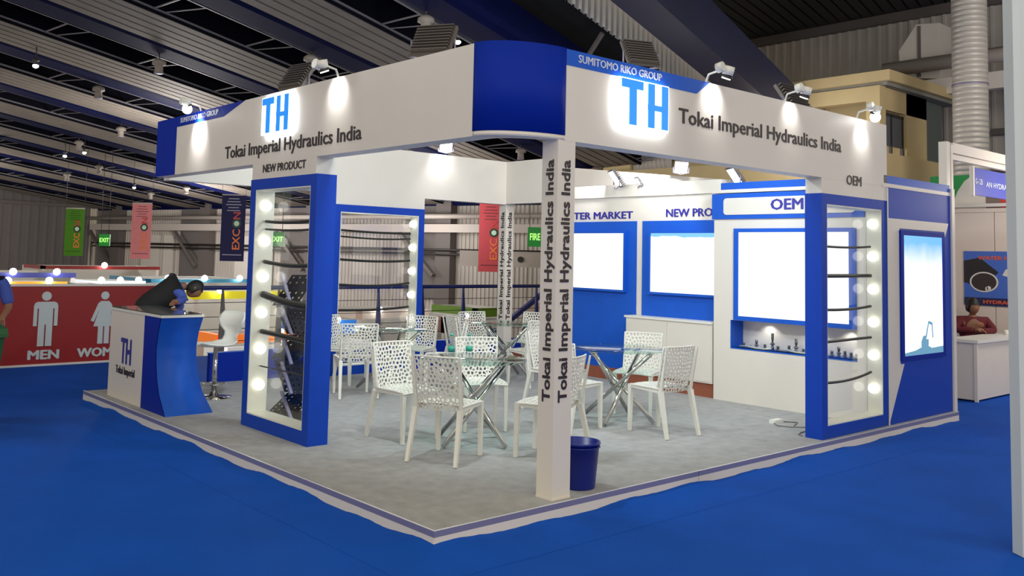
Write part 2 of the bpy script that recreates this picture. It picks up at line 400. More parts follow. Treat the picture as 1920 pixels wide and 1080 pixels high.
# ------------------------------------------------------------------ ochre building with balcony
ob = empty('ochre_building', (15, 8, 0), 0, 'ochre concrete control building with flat canopy and balcony behind the stand', 'building')
part('wall_block', OCHRE, ob, lambda b: (b.box((14.3, 5.6, 3.0), (17, 12.6, 5.1)), b.box((14.05, 3.95, 0), (17.4, 4.4, 5.15)) if False else b.box((15.25, 4.0, 3.0), (16.2, 4.5, 5.3))))
part('canopy_slab', OCHRE, ob, lambda b: b.box((13.95, 3.74, 5.37), (17.5, 10.4, 5.58)))
part('canopy_soffit', CONC, ob, lambda b: b.box((14.05, 3.84, 5.30), (17.45, 10.3, 5.366)))
part('corner_column', OCHRE, ob, lambda b: b.box((14.0, 3.96, 3.4), (14.25, 4.24, 5.3)))
part('lintel_beam', OCHRE, ob, lambda b: (b.box((14.0, 4.24, 5.0), (14.25, 10.3, 5.3)), b.box((14.25, 4.0, 4.85), (16.2, 4.2, 5.3))))
part('parapet', OCHRE, ob, lambda b: (b.box((13.8, 3.75, 3.35), (13.95, 12.4, 3.92)), b.box((13.95, 3.75, 3.35), (16.5, 3.9, 3.92))))
part('balcony_slab', CONC, ob, lambda b: b.box((13.8, 3.75, 3.2), (17, 12.4, 3.35)))
wn = part('window_frame', DGREY, ob, lambda b: (b.box((14.25, 4.06, 4.0), (14.30, 4.12, 4.8)), b.box((15.2, 4.06, 4.0), (15.25, 4.12, 4.8)), b.box((14.7, 4.06, 4.0), (14.74, 4.12, 4.8)), b.box((14.25, 4.06, 4.76), (15.25, 4.12, 4.82))))
part('pane', mat('dull_window', (96, 100, 106), .2), wn, lambda b: b.box((14.3, 4.08, 4.15), (15.2, 4.1, 4.76)))
part('shutter', mat('louvre_brown', (120, 100, 84), .7), ob, lambda b: [b.box((13.96, 11.2, 3.95+i*.09), (14.02, 11.9, 4.0+i*.09)) for i in range(6)])
part('wall_pier', OCHRE, ob, lambda b: (b.box((14.0, 11.9, 3.2), (14.3, 12.5, 4.45)), b.box((14.0, 10.3, 3.2), (14.3, 11.2, 4.5))))
part('corrugated_panel', WALLS, ob, lambda b: corrugated(b, (14.1, 9.1, 3.9), (0, 1, 0), (0, 0, 1), 1.2, .62, .13, .03, (-1, 0, 0)))
part('recess_door', mat('grey_green_door', (98, 106, 104), .5), ob, lambda b: b.box((16.25, 4.1, 3.0), (17.2, 4.2, 5.3)))
part('inner_wall', OCHRE, ob, lambda b: b.box((14.9, 4.6, 3.2), (17, 5.6, 5.3)))
part('lower_wall', OCHRE, ob, lambda b: b.box((14.4, 4.4, -.3), (17, 12.4, 3.2)))

du = empty('ventilation_duct', (14.2, 2.05, 0), 0, 'tall round silver foil wrapped vertical duct', 'duct')
def ductf(b):
    z = -.3
    pr = []
    while z < 8.3: pr += [(.300, z), (.300, z+.085), (.2965, z+.09), (.2965, z+.10)]; z += .10
    b.lathe(pr, (14.2, 2.35, 0), 28)
part('duct_pipe', mat('silver_foil', (190, 184, 176), .5, .25, bump=.25, bscale=20), du, ductf)
part('duct_joint', ALU, du, lambda b: [b.lathe([(.31, z), (.31, z+.03)], (14.2, 2.35, 0), 28) for z in (2.4, 5.1, 7.4)])
vb = empty('ventilation_box', (17, 4.3, 6), 0, 'white sheet metal ventilation box under the dark roof', 'duct')
part('box_front', WHITE, vb, lambda b: b.prism([(4.85, 6.0), (4.0, 5.85), (4.0, 7.1), (4.5, 7.15), (4.9, 6.6)], 'x', 16.9, 17.9))
part('box_rib', COLG, vb, lambda b: b.box((16.86, 4.4, 5.95), (16.9, 4.46, 7.1)))

# ------------------------------------------------------------------ high bay lamps and banners hanging from the roof
LAMPH = mat('beige_lamp_cap', (150, 140, 132), .6)
def bay_lamp(lit):
    r = empty('high_bay_lamp', (0, 0, 0))
    k = .62 if not lit else .3
    part('housing', LAMPH if not lit else DGREY, r, lambda b: b.lathe([(.03*k, .34*k), (.10*k, .33*k), (.20*k, .26*k), (.21*k, .16*k), (.12*k, .14*k), (.13*k, -.06*k), (.15*k, -.10*k)], (0, 0, 0), 12), False)
    part('cable', DGREY, r, lambda b: b.tube([(0, 0, .3*k), (0, 0, .42)], .012, 5), False)
    part('lens', LEDW if lit else ALU, r, lambda b: b.lathe([(.07, -.075), (.08, -.062)] if not lit else [(.02, -.09), (.05, -.07), (.055, -.04), (.03, -.02)], (0, 0, 0), 12), False)
    return r
off0 = bay_lamp(False); on0 = bay_lamp(True); used = {False: False, True: False}
spots = []
for k in range(0, 8):
    for a in (2.5, 6.0, 9.5, 13, 16.5): spots.append((a+(.8 if k % 2 else 0), 5.2+3.2*k-.25, False))
for i, (a, e, lit) in enumerate(spots):
    src = off0; o = src if not used[lit] else copy_tree(src); used[lit] = True
    o.location = H(a, e, zr(a)-.30)
    tag(o, 'unlit domed high bay lamp hanging below a navy roof girder', 'lamp', 'unlit high bay lamps under the hall roof')
for i, (p, lb) in enumerate([((1.2, 14.2, 5.2), 'small glowing roof lamp at the top left of the hall'), ((5.7, 17.9, 5.1), 'small glowing roof lamp just left of the bright fascia spotlight'),
                     ((4.9, 23.2, 4.5), 'small glowing roof lamp second in the row over the far left booths'), ((4.2, 22.6, 4.3), 'small glowing roof lamp first in the row over the far left booths'),
                     ((7.6, 26.6, 3.8), 'small glowing roof lamp deepest under the far roof slope'), ((6.2, 7.6, 5.45), 'small glowing roof lamp above the blue curved fascia corner'),
                     ((-.2, 12.0, 4.2), 'small glowing roof lamp at the left edge of the roof')]):
    o = on0 if i == 0 else copy_tree(on0); o.location = p; tag(o, lb, 'lamp', 'glowing high bay lamps')

def banner(name, c, u, w, z0, z1, col, label, txt='EXCON', tcol=(230, 120, 60)):
    c = Vector(c); u = Vector(u).normalized(); n = u.cross(Vector((0, 0, 1)))
    r = empty(name, (c.x, c.y, z0), 0, label, 'banner', 'trade show banners hanging in the lower hall')
    a = c-u*w/2; bb = c+u*w/2
    part('cloth', mat(name+'_'+label[:9], col, .8, noise=.05), r, lambda b: b.add([(a.x, a.y, z0), (bb.x, bb.y, z0), (bb.x, bb.y, z1), (a.x, a.y, z1),
         (a.x-n.x*.01, a.y-n.y*.01, z0), (bb.x-n.x*.01, bb.y-n.y*.01, z0), (bb.x-n.x*.01, bb.y-n.y*.01, z1), (a.x-n.x*.01, a.y-n.y*.01, z1)],
         [(0, 1, 2, 3), (7, 6, 5, 4), (0, 4, 5, 1), (1, 5, 6, 2), (2, 6, 7, 3), (3, 7, 4, 0)]))
    zz_ = zr(c.dot(E1))+.2
    part('hanging_rod', STEELW, r, lambda b: b.tube([(a.x, a.y, z1+.01), (bb.x, bb.y, z1+.01)], .02, 6))
    for q in (a, bb): part('hanging_wire', DGREY, r, lambda b: b.tube([(q.x, q.y, z1), (q.x, q.y, max(zz_, z1+.2))], .006, 5))
    h = z1-z0; p0 = c+u*w*.30
    tm = mat('orange_lettering', tcol, .5)
    # EXC reads upwards, then a round gear emblem as O, then N
    p = Vector((p0.x, p0.y, z0+h*.18))+n*.002
    text('EXC', p, (0, 0, 1), -u, h*.30, w*.30, tm, r, depth=.006)
    text('N', p+Vector((0, 0, h*.46)), (0, 0, 1), -u, h*.10, w*.30, mat('red_lettering', (190, 60, 60), .5), r, depth=.006)
    q = p-u*w*.15+Vector((0, 0, h*.39))
    def disc(b, rad, off):
        N = 16; b.add([q+n*off+u*math.cos(2*PI*i/N)*rad+Vector((0, 0, math.sin(2*PI*i/N)*rad)) for i in range(N)]+[q+n*(off-.004)+u*math.cos(2*PI*i/N)*rad+Vector((0, 0, math.sin(2*PI*i/N)*rad)) for i in range(N)],
                      [tuple(range(N))]+[(i, (i+1) % N, N+(i+1) % N, N+i) for i in range(N)])
    part('emblem_ring', mat('dark_green', (30, 60, 40), .5), r, lambda b: disc(b, w*.19, .008))
    part('emblem_core', mat('pale_green', (190, 220, 200), .5), r, lambda b: disc(b, w*.11, .014))
    part('small_print', mat('faint_print_'+name+label[:9], tuple(int(v*.55) for v in col) if sum(col) > 200 else (170, 170, 190), .6), r,
         lambda b: [b.box((0, 0, 0), (0, 0, 0)) if False else b.add([c+n*.004-u*ww+Vector((0, 0, z)), c+n*.004+u*ww+Vector((0, 0, z)), c+n*.004+u*ww+Vector((0, 0, z+h*.012)), c+n*.004-u*ww+Vector((0, 0, z+h*.012))], [(0, 1, 2, 3)])
                    for z, ww in [(z1-z0 and z1-h*(.06+.045*i)-0, w*(.22+.1*((i*7) % 3)/2)) for i in range(5)]+[(z0+h*.09-0, w*.4)]] and None)
    return r
ux = (.755, -.655, 0)
def zb(z): return z
banner('hanging_banner', (4.98, 24, 0), ux, .56, 1.44, 2.84, (72, 132, 22), 'green trade show banner at the left of the far hall')
banner('hanging_banner', (6.96, 24, 0), ux, .62, 1.38, 3.1, (214, 128, 134), 'pink trade show banner left of the navy one')
banner('hanging_banner', (10.0, 24, 0), ux, .80, 1.35, 3.55, (24, 26, 78), 'navy blue trade show banner beside the left cabinet')
banner('hanging_banner', (12.66, 14, 0), ux, .62, 1.31, 3.15, (186, 70, 78), 'red trade show banner seen through the rear opening')
def exitsign(p, w, h, s, label):
    p = Vector(p); u = Vector(ux).normalized(); n = u.cross(Vector((0, 0, 1)))
    r = empty('exit_sign', p, 0, label, 'sign')
    a = p-u*w/2; b2 = p+u*w/2
    part('sign_board', mat('exit_green', (12, 128, 44), .4, 0, (10, 120, 40), .35), r, lambda b: b.bar(a, b2, .04, .04, h, h))
    text(s, a+u*w*.08+n*.022-Vector((0, 0, h*.16)), u, (0, 0, 1), w*.84, h*.34, emis('exit_letter', (170, 240, 120), 1.2), r, depth=.004)
    part('hanger', DGREY, r, lambda b: (b.tube([a+u*.05, Vector((a.x, a.y, zr(p.dot(E1))+.2))+u*.05], .008, 5), b.tube([b2-u*.05, Vector((b2.x, b2.y, zr(p.dot(E1))+.2))-u*.05], .008, 5)))
exitsign((5.87, 24, 1.93), .33, .36, 'EXIT', 'green exit sign between the green and pink banners')
exitsign((6.33, 14, 2.0), .32, .32, 'EXIT', 'green exit sign seen through the left display cabinet')
exitsign((14.6, 14, 2.3), .80, .55, 'FIRE EXIT', 'green fire exit sign right of the rear white pillar')
# twin spotlight box on wall by the fire exit
tb = empty('speaker_box', (14.2, 16, 1.6), 0, 'pale box with two round black openings under the fire exit sign', 'speaker')
part('cabinet', STEELW, tb, lambda b: b.bar((13.5, 16.3, 1.65), (15.6, 14.5, 1.65), .3, .3, .45))
part('round_opening', BLACK, tb, lambda b: [b.tube([(x, y, 1.65), (x-.03, y-.03, 1.65)], .09, 12) for x, y in ((14.23, 15.47), (14.75, 15.02))])

# ------------------------------------------------------------------ railing and red panel at the edge of the upper floor
RAILB = mat('railing_blue', (40, 50, 116), .5)
rl = empty('edge_railing', (2, 9.7, 0), 0, 'navy steel guard rail with wires along the floor edge behind the stand', 'railing')
part('top_rail', RAILB, rl, lambda b: b.tube([(2.0, 9.7, 1.12), (16, 9.7, 1.12)], .035, 8))
for zz in (.25, .45, .65, .88): part('wire', DGREY, rl, lambda b: b.tube([(2.0, 9.7, zz), (16, 9.7, zz)], .006, 5))
for i in range(13):
    x = 3.1+1.02*i
    part('post', RAILB if i > 2 else COLG, rl, lambda b: b.prism([(x-.05, 0), (x+.05, 0), (x+.07, .3), (x+.05, .7), (x+.012, 1.1), (x-.012, 1.1), (x-.03, .5)], 'y', 9.68, 9.72))
sb = empty('steel_stair_truss', (11.5, 11, 0), 0, 'dark navy diagonal stair truss beyond the railing', 'stair')
part('stringer', RAILB, sb, lambda b: (b.bar((9.5, 11.2, -.5), (13.2, 11.2, 1.6), .10), b.bar((9.8, 11.2, -1.0), (13.5, 11.2, 1.1), .10)))
part('post', RAILB, sb, lambda b: b.bar((12.1, 11.2, -1), (12.1, 11.2, 2.0), .09))
part('tread', mat('tan_tread', (176, 140, 100), .7), sb, lambda b: [b.box((12.4+i*.12, 11.3, .0+i*.16), (13.2+i*.12, 11.9, .04+i*.16)) for i in range(8)])
rp = empty('toilet_sign_panel', (1, 10, 0), 0, 'long red panel with white men and women pictograms', 'sign')
part('panel', REDV, rp, lambda b: b.box((-.9, 9.88, 0), (2.05, 9.95, 1.18)))
part('panel_foot', WHITE, rp, lambda b: (b.box((-.9, 9.86, 0), (2.05, 9.88, .03)), b.box((-.9, 9.87, 1.15), (2.05, 9.90, 1.185))))
PICT = mat('white_pictogram', (200, 208, 210), .5)
def disc_y(b, x, z, r, y0, y1, n=20): b.prism([(x+r*math.cos(2*PI*i/n), z+r*math.sin(2*PI*i/n)) for i in range(n)], 'y', y0, y1)
def man_p(b, x, z0=.28, s=1.0):
    y0, y1 = 9.865, 9.879
    disc_y(b, x, z0+.745*s, .068*s, y0, y1)
    b.prism([(x-.17*s, z0+.30*s), (x-.17*s, z0+.60*s), (x-.155*s, z0+.64*s), (x-.12*s, z0+.66*s), (x+.12*s, z0+.66*s), (x+.155*s, z0+.64*s), (x+.17*s, z0+.60*s), (x+.17*s, z0+.30*s), (x+.12*s, z0+.30*s), (x+.12*s, z0+.56*s), (x+.10*s, z0+.56*s), (x+.10*s, z0), (x+.01*s, z0), (x+.01*s, z0+.32*s), (x-.01*s, z0+.32*s), (x-.01*s, z0), (x-.10*s, z0), (x-.10*s, z0+.56*s), (x-.12*s, z0+.56*s), (x-.12*s, z0+.30*s)], 'y', y0, y1)
def woman_p(b, x, z0=.28, s=1.0):
    y0, y1 = 9.865, 9.879
    disc_y(b, x, z0+.745*s, .062*s, y0, y1)
    b.prism([(x-.06*s, z0+.66*s), (x+.06*s, z0+.66*s), (x+.10*s, z0+.62*s), (x+.20*s, z0+.36*s), (x+.155*s, z0+.34*s), (x+.085*s, z0+.52*s), (x+.155*s, z0+.27*s), (x+.085*s, z0+.27*s), (x+.085*s, z0), (x+.01*s, z0), (x+.01*s, z0+.27*s), (x-.01*s, z0+.27*s), (x-.01*s, z0), (x-.085*s, z0), (x-.085*s, z0+.27*s), (x-.155*s, z0+.27*s), (x-.085*s, z0+.52*s), (x-.155*s, z0+.34*s), (x-.20*s, z0+.36*s), (x-.10*s, z0+.62*s)], 'y', y0, y1)
part('man_pictogram', PICT, rp, lambda b: man_p(b, .46, .285, .97))
part('woman_pictogram', PICT, rp, lambda b: woman_p(b, 1.29, .285, .97))
text('MEN', (.255, 9.88, .10), (1, 0, 0), (0, 0, 1), .41, .125, PICT, rp, bold=.045, depth=.014)
text('WOMEN', (.93, 9.88, .10), (1, 0, 0), (0, 0, 1), .74, .125, PICT, rp, bold=.045, depth=.014)

# ------------------------------------------------------------------ booths of the lower hall (tops show above the railing)
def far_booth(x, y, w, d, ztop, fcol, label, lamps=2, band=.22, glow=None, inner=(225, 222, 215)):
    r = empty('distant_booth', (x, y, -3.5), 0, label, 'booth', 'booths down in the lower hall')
    fm = mat('booth_'+label[:14], fcol, .5) if not glow else mat('booth_'+label[:14], fcol, .5, 0, fcol, glow)  # glow: emission put on the fascia so that it looks brightly lit
    wm = mat('booth_wall_%d_%d_%d' % inner, inner, .6)
    part('fascia', fm, r, lambda b: (b.box((x, y, ztop-band), (x+w, y+.12, ztop)), b.box((x, y, ztop-band), (x+.12, y+d, ztop))))
    part('back_wall', wm, r, lambda b: b.box((x, y+d, -3.5), (x+w, y+d+.1, ztop-.02)))
    part('side_wall', wm, r, lambda b: b.box((x+w-.1, y+.12, -3.5), (x+w, y+d, ztop-.02)))
    for px in (x+.02, x+w-.12): part('post', WHITE, r, lambda b: b.box((px, y+.01, -3.5), (px+.1, y+.11, ztop-band)))
    part('platform', BLUE, r, lambda b: b.box((x, y, -3.5), (x+w, y+d, -3.4)))
    for i in range(lamps):
        lx = x+w*(i+.5)/lamps
        part('spot_lamp', LEDW, r, lambda b: b.ball((lx, y-.12, ztop+.03), .055+.0016*y, 10))
    return r
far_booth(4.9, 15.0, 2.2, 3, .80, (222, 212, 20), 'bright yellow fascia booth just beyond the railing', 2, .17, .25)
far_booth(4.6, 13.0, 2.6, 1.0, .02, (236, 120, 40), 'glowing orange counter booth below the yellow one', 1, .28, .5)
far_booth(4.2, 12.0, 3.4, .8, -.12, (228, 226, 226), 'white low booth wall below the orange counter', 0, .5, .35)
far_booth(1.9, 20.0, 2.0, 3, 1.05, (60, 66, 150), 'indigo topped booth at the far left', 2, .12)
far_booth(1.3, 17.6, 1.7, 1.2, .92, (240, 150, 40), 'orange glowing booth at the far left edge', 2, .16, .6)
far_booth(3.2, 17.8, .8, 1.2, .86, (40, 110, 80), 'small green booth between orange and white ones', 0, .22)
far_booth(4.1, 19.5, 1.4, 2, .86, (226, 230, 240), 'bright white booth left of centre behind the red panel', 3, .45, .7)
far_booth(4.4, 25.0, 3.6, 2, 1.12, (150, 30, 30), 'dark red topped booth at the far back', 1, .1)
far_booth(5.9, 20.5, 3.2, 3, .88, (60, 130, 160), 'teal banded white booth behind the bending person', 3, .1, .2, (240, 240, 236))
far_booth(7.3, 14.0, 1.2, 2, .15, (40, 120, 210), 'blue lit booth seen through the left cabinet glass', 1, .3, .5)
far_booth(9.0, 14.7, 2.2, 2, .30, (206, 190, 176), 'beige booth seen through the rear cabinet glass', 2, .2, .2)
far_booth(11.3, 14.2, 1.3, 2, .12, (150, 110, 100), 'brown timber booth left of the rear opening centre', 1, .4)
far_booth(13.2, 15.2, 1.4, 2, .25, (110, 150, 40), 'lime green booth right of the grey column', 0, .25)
far_booth(15.4, 13.4, 2.2, 2, .35, (170, 150, 130), 'tan crate-like booth beyond the rear pillar', 0, .3)

# ================================================================== STAND
pf = empty('stand_platform', (0, 0, 0), 0, 'low raised platform with grey carpet carrying the whole stand', 'platform')
part('carpet', GREYCAR, pf, lambda b: b.box((.025, .025, .02), (7.56, 6.55, .10)))
part('core', WHITE, pf, lambda b: b.box((.02, .02, 0), (7.56, 6.55, .02)))
part('edge_trim', ALU, pf, lambda b: b.box((0, 0, .066), (2.625, .025, .104)))
part('edge_trim', ALU, pf, lambda b: b.box((2.632, 0, .066), (7.57, .025, .104)))
part('edge_trim', ALU, pf, lambda b: b.box((0, .025, .066), (.025, 6.55, .104)))
part('skirting_board', WHITE, pf, lambda b: b.box((.004, 0, 0), (2.625, .022, .066)))
part('skirting_board', WHITE, pf, lambda b: b.box((2.632, 0, 0), (7.57, .022, .066)))
part('skirting_board', WHITE, pf, lambda b: b.box((0, .004, 0), (.022, 6.55, .066)))
part('trim_lip', WHITEP, pf, lambda b: (b.box((0, 0, .104), (7.57, .012, .107)), b.box((0, .012, .104), (.012, 6.55, .107))))

ZB, ZT, Z1 = 2.58, 3.235, 2.43
# --- front left fascia (plane x=.57)
fl = empty('front_left_fascia', (.57, 3.3, ZB), 0, 'long white fascia over the left side of the stand, with backlit letters', 'fascia')
part('panel', WHITE, fl, lambda b: b.box((.57, .42, ZB), (.74, 6.2, ZT)))
part('blue_end_panel', BLUE2, fl, lambda b: b.prism([(6.2, ZB), (6.2, ZT), (3.94, ZT), (4.42, 3.12), (5.63, 3.12), (5.63, ZB)], 'x', .566, .57))
part('blue_end_panel', BLUE2, fl, lambda b: b.box((.57, 6.2, ZB), (.74, 6.204, ZT)))
part('drop_panel', WHITE, fl, lambda b: b.box((.571, 2.52, Z1), (.76, 3.72, ZB)))
text('Tokai Imperial Hydraulics India', (.57, 4.34, 2.675), (0, -1, 0), (0, 0, 1), 2.52, .118, NAVYTXT, fl)
text('NEW PRODUCT', (.571, 3.50, 2.49), (0, -1, 0), (0, 0, 1), .80, .072, NAVYTXT, fl)
text('SUMITOMO RIKO GROUP', (.566, 5.52, 3.155), (0, -1, 0), (0, 0, 1), .98, .055, SILVTXT, fl)
# --- front right fascia (plane y=.07)
fr = empty('front_right_fascia', (3.5, .07, ZB), 0, 'long white fascia over the right side of the stand, with backlit letters', 'fascia')
part('panel', WHITE, fr, lambda b: b.box((1.13, .07, ZB), (6.0, .24, ZT)))
part('blue_band', BLUE, fr, lambda b: b.prism([(1.13, ZT), (2.84, ZT), (2.66, 3.12), (1.13, 3.12)], 'y', .066, .07))
part('drop_panel', WHITE, fr, lambda b: b.box((4.66, .071, Z1), (6.0, .24, ZB)))
text('Tokai Imperial Hydraulics India', (2.43, .07, 2.855), (1, 0, 0), (0, 0, 1), 2.60, .118, NAVYTXT, fr)
text('OEM', (5.14, .07, 2.545), (1, 0, 0), (0, 0, 1), .30, .095, NAVYTXT, fr)
text('SUMITOMO RIKO GROUP', (1.25, .066, 3.155), (1, 0, 0), (0, 0, 1), .95, .055, SILVTXT, fr)
# --- curved blue corner
cc = empty('curved_corner_fascia', (1.13, .42, ZB), 0, 'royal blue curved fascia corner joining the two front fascias', 'fascia')
def arc(b, z0, z1, off, n=18):
    vs = []
    for i in range(n+1):
        t = PI+PI/2*i/n
        for rr in (0, .17):
            vs.append((1.13+(.56-rr-off)*math.cos(t), .42+(.35-rr*.6-off)*math.sin(t), z0)); vs.append((1.13+(.56-rr-off)*math.cos(t), .42+(.35-rr*.6-off)*math.sin(t), z1))
    fs = []
    for i in range(n):
        a = 4*i; fs += [(a, a+4, a+5, a+1), (a+2, a+3, a+7, a+6), (a, a+2, a+6, a+4), (a+1, a+5, a+7, a+3)]
    fs += [(0, 1, 3, 2), (4*n, 4*n+2, 4*n+3, 4*n+1)]
    b.add(vs, fs, True)
part('blue_panel', BLUE2, cc, lambda b: arc(b, ZB+.035, ZT+.005, -.003))
part('white_core', WHITE, cc, lambda b: arc(b, ZB, ZB+.034, 0))
# --- backlit TH letters
def letters_th(org, u, W_, H_, label):
    org = Vector(org); u = Vector(u); n = u.cross(Vector((0, 0, 1)))
    r = empty('illuminated_letters', org, 0, label, 'letter sign', 'backlit TH letters on the fascias')
    bl = mat('lit_blue_acrylic', (40, 150, 250), .3, 0, (30, 140, 250), .55); wh = emis('lit_white_acrylic', (252, 254, 255), 1.6)
    def strokes(g):
        w = W_; t = .17*w
        return [(0-g, .45*w+g, H_-.19*H_-g, H_+g), (.16*w-g, .31*w+g, -g, H_+g), (.56*w-g, .70*w+g, -g, H_+g), (.86*w-g, w+g, -g, H_+g), (.56*w-g, w+g, .40*H_-g, .53*H_+g)]
    def slab(b, s, o0, o1):
        a0, a1, z0, z1 = s
        P = lambda a, z, o: org+u*a+Vector((0, 0, z))+n*o
        b.add([P(a0, z0, o0), P(a1, z0, o0), P(a1, z1, o0), P(a0, z1, o0), P(a0, z0, o1), P(a1, z0, o1), P(a1, z1, o1), P(a0, z1, o1)],
              [(0, 3, 2, 1), (4, 5, 6, 7), (0, 1, 5, 4), (1, 2, 6, 5), (2, 3, 7, 6), (3, 0, 4, 7)])
    def body(b, a0, a1):
        slab(b, (a0, a1, -.02, H_+.015), .03, .045)
    part('glowing_backing', wh, r, lambda b: (slab(b, (-.02, .50*W_, -.015, H_+.01), .035, .05), slab(b, (.53*W_, W_+.015, -.015, H_+.01), .035, .05)))
    part('letter', bl, r, lambda b: [slab(b, s, .051+.0004*i, .058+.0004*i) for i, s in enumerate(strokes(0)[:2])])
    part('letter', bl, r, lambda b: [slab(b, s, .051+.0004*i, .058+.0004*i) for i, s in enumerate(strokes(0)[2:])])
    part('spacer', ALU, r, lambda b: (slab(b, (.05*W_, .08*W_, .1*H_, .14*H_), 0, .035), slab(b, (.9*W_, .93*W_, .8*H_, .84*H_), 0, .035)))
    c = org+u*W_/2+Vector((0, 0, H_/2))+n*.032
    l = lamp('AREA', c, c-n, 5, .3, (.85, .95, 1), name='halo_light'); l.data.shape = 'RECTANGLE'; l.data.size = W_*1.02; l.data.size_y = H_*1.05
letters_th((.57, 3.46, 2.85), (0, -1, 0), .50, .33, 'glowing blue TH letters on the left fascia')
letters_th((1.67, .07, 2.76), (1, 0, 0), .55, .34, 'glowing blue TH letters on the right fascia')
# --- pillars
def pillar(x0, y0, x1, y1, label, ts):
    r = empty('square_pillar', (x0, y0, .1), 0, label, 'pillar')
    part('shaft', WHITE, r, lambda b: b.box((x0, y0, .1), (x1, y1, ZB)))
    w = x1-x0; d = y1-y0
    text('Tokai Imperial Hydraulics India', (x0+w*.70, y0, .76), (0, 0, 1), (-1, 0, 0), 1.68, w*.46, NAVYTXT, r, bold=.03)
    text('Tokai Imperial Hydraulics India', (x0, y0+d*.22, .76), (0, 0, 1), (0, 1, 0), 1.68, d*.46, NAVYTXT, r, bold=.03) if False else \
        text('Tokai Imperial Hydraulics India', (x0, y0+d*.25, .76), (0, 0, 1), (0, 1, 0), 1.68, d*.46, NAVYTXT, r, bold=.03)
    part('base_shoe', WHITE, r, lambda b: b.box((x0-.003, y0-.003, .1), (x1+.003, y1+.003, .115)))
pillar(1.065, .071, 1.24, .225, 'white square front corner pillar with vertical lettering', 1)
pillar(6.16, 6.22, 6.33, 6.38, 'white square rear corner pillar with vertical lettering', 1)
# --- rear fascia and inner right fascia
rf = empty('rear_fascia', (3.3, 6.3, ZB), 0, 'white rear fascia lit by a floodlight, above the rear opening', 'fascia')
part('panel', WHITE, rf, lambda b: b.box((.74, 6.22, 2.56), (6.15, 6.38, ZT)))
part('drop_panel', WHITE, rf, lambda b: b.box((3.0, 6.221, 2.40), (4.55, 6.379, 2.56)))
part('return_panel', WHITE, rf, lambda b: b.box((6.15, 4.9, 2.57), (6.32, 6.38, ZT)))
rb = empty('right_beam', (6.1, 3.5, 2.57), 0, 'low white beam above the lit wall screens', 'beam')
part('beam', WHITE, rb, lambda b: b.box((6.12, 2.2, 2.6), (6.32, 4.9, 2.77)))
# neighbour's white fascia beyond
nf = empty('neighbour_white_fascia', (9, 5.6, 2), 0, 'long white lit fascia panel of the stand behind', 'fascia')
part('panel', WHITE, nf, lambda b: b.prism([(7.2, 6.02), (11.5, 4.95), (11.53, 5.07), (7.23, 6.14)], 'z', .11, 3.23))
part('foot_post', WHITE, nf, lambda b: (b.box((7.9, 5.86, 0), (8.0, 5.95, .11)), b.box((11.3, 5.03, 0), (11.4, 5.1, .11))))
# low blue wall
lw = empty('low_barrier_panel', (2.2, 6.45, .1), 0, 'low blue barrier panel behind the bar stool and left cabinet', 'barrier')
part('panel', BLUE2, lw, lambda b: b.box((1.45, 6.42, .1), (3.0, 6.5, .46)))
part('top_cap', BLUE, lw, lambda b: b.box((1.44, 6.415, .46), (3.01, 6.505, .468)))
lw = empty('low_barrier_panel', (5.3, 6.45, .1), 0, 'low blue barrier panel between the rear cabinet and the rear pillar', 'barrier')
part('panel', BLUE2, lw, lambda b: b.box((4.56, 6.42, .1), (6.15, 6.5, .46)))
part('top_cap', BLUE, lw, lambda b: b.box((4.56, 6.415, .46), (6.15, 6.505, .468)))
lw = empty('low_barrier_panel', (6.38, 5.7, .1), 0, 'low blue barrier panel with bare brown base right of the rear pillar', 'barrier')
part('panel', BLUE2, lw, lambda b: b.box((6.34, 5.03, .26), (6.42, 6.5, .46)))
part('brown_base', BROWN, lw, lambda b: b.box((6.34, 5.03, .1), (6.42, 6.5, .26)))

# --- wall with the two screens (plane x=6.15)
sw = empty('screen_wall', (6.15, 3.6, .1), 0, 'white wall carrying two blue framed screens under AFTER MARKET and NEW PRODUCT', 'wall panel')
part('panel', WHITE, sw, lambda b: b.box((6.15, 2.18, .1), (6.30, 5.02, 2.6)))
part('blue_panel', BLUE, sw, lambda b: b.box((6.13, 3.56, .26), (6.15, 4.98, 2.265)))
part('blue_panel', BLUE, sw, lambda b: b.box((6.13, 2.18, .96), (6.15, 3.455, 2.265)))
part('brown_base', BROWN, sw, lambda b: b.box((6.12, 2.18, .1), (6.15, 4.98, .26)))
text('AFTER MARKET', (6.15, 4.95, 2.305), (0, -1, 0), (0, 0, 1), 1.31, .095, BLUETXT, sw, bold=.035)
text('NEW PRODUCT', (6.15, 3.07, 2.315), (0, -1, 0), (0, 0, 1), 1.22, .10, BLUETXT, sw, bold=.035) if False else \
    text('NEW PROD', (6.15, 3.07, 2.315), (0, -1, 0), (0, 0, 1), .84, .10, BLUETXT, sw, bold=.035)

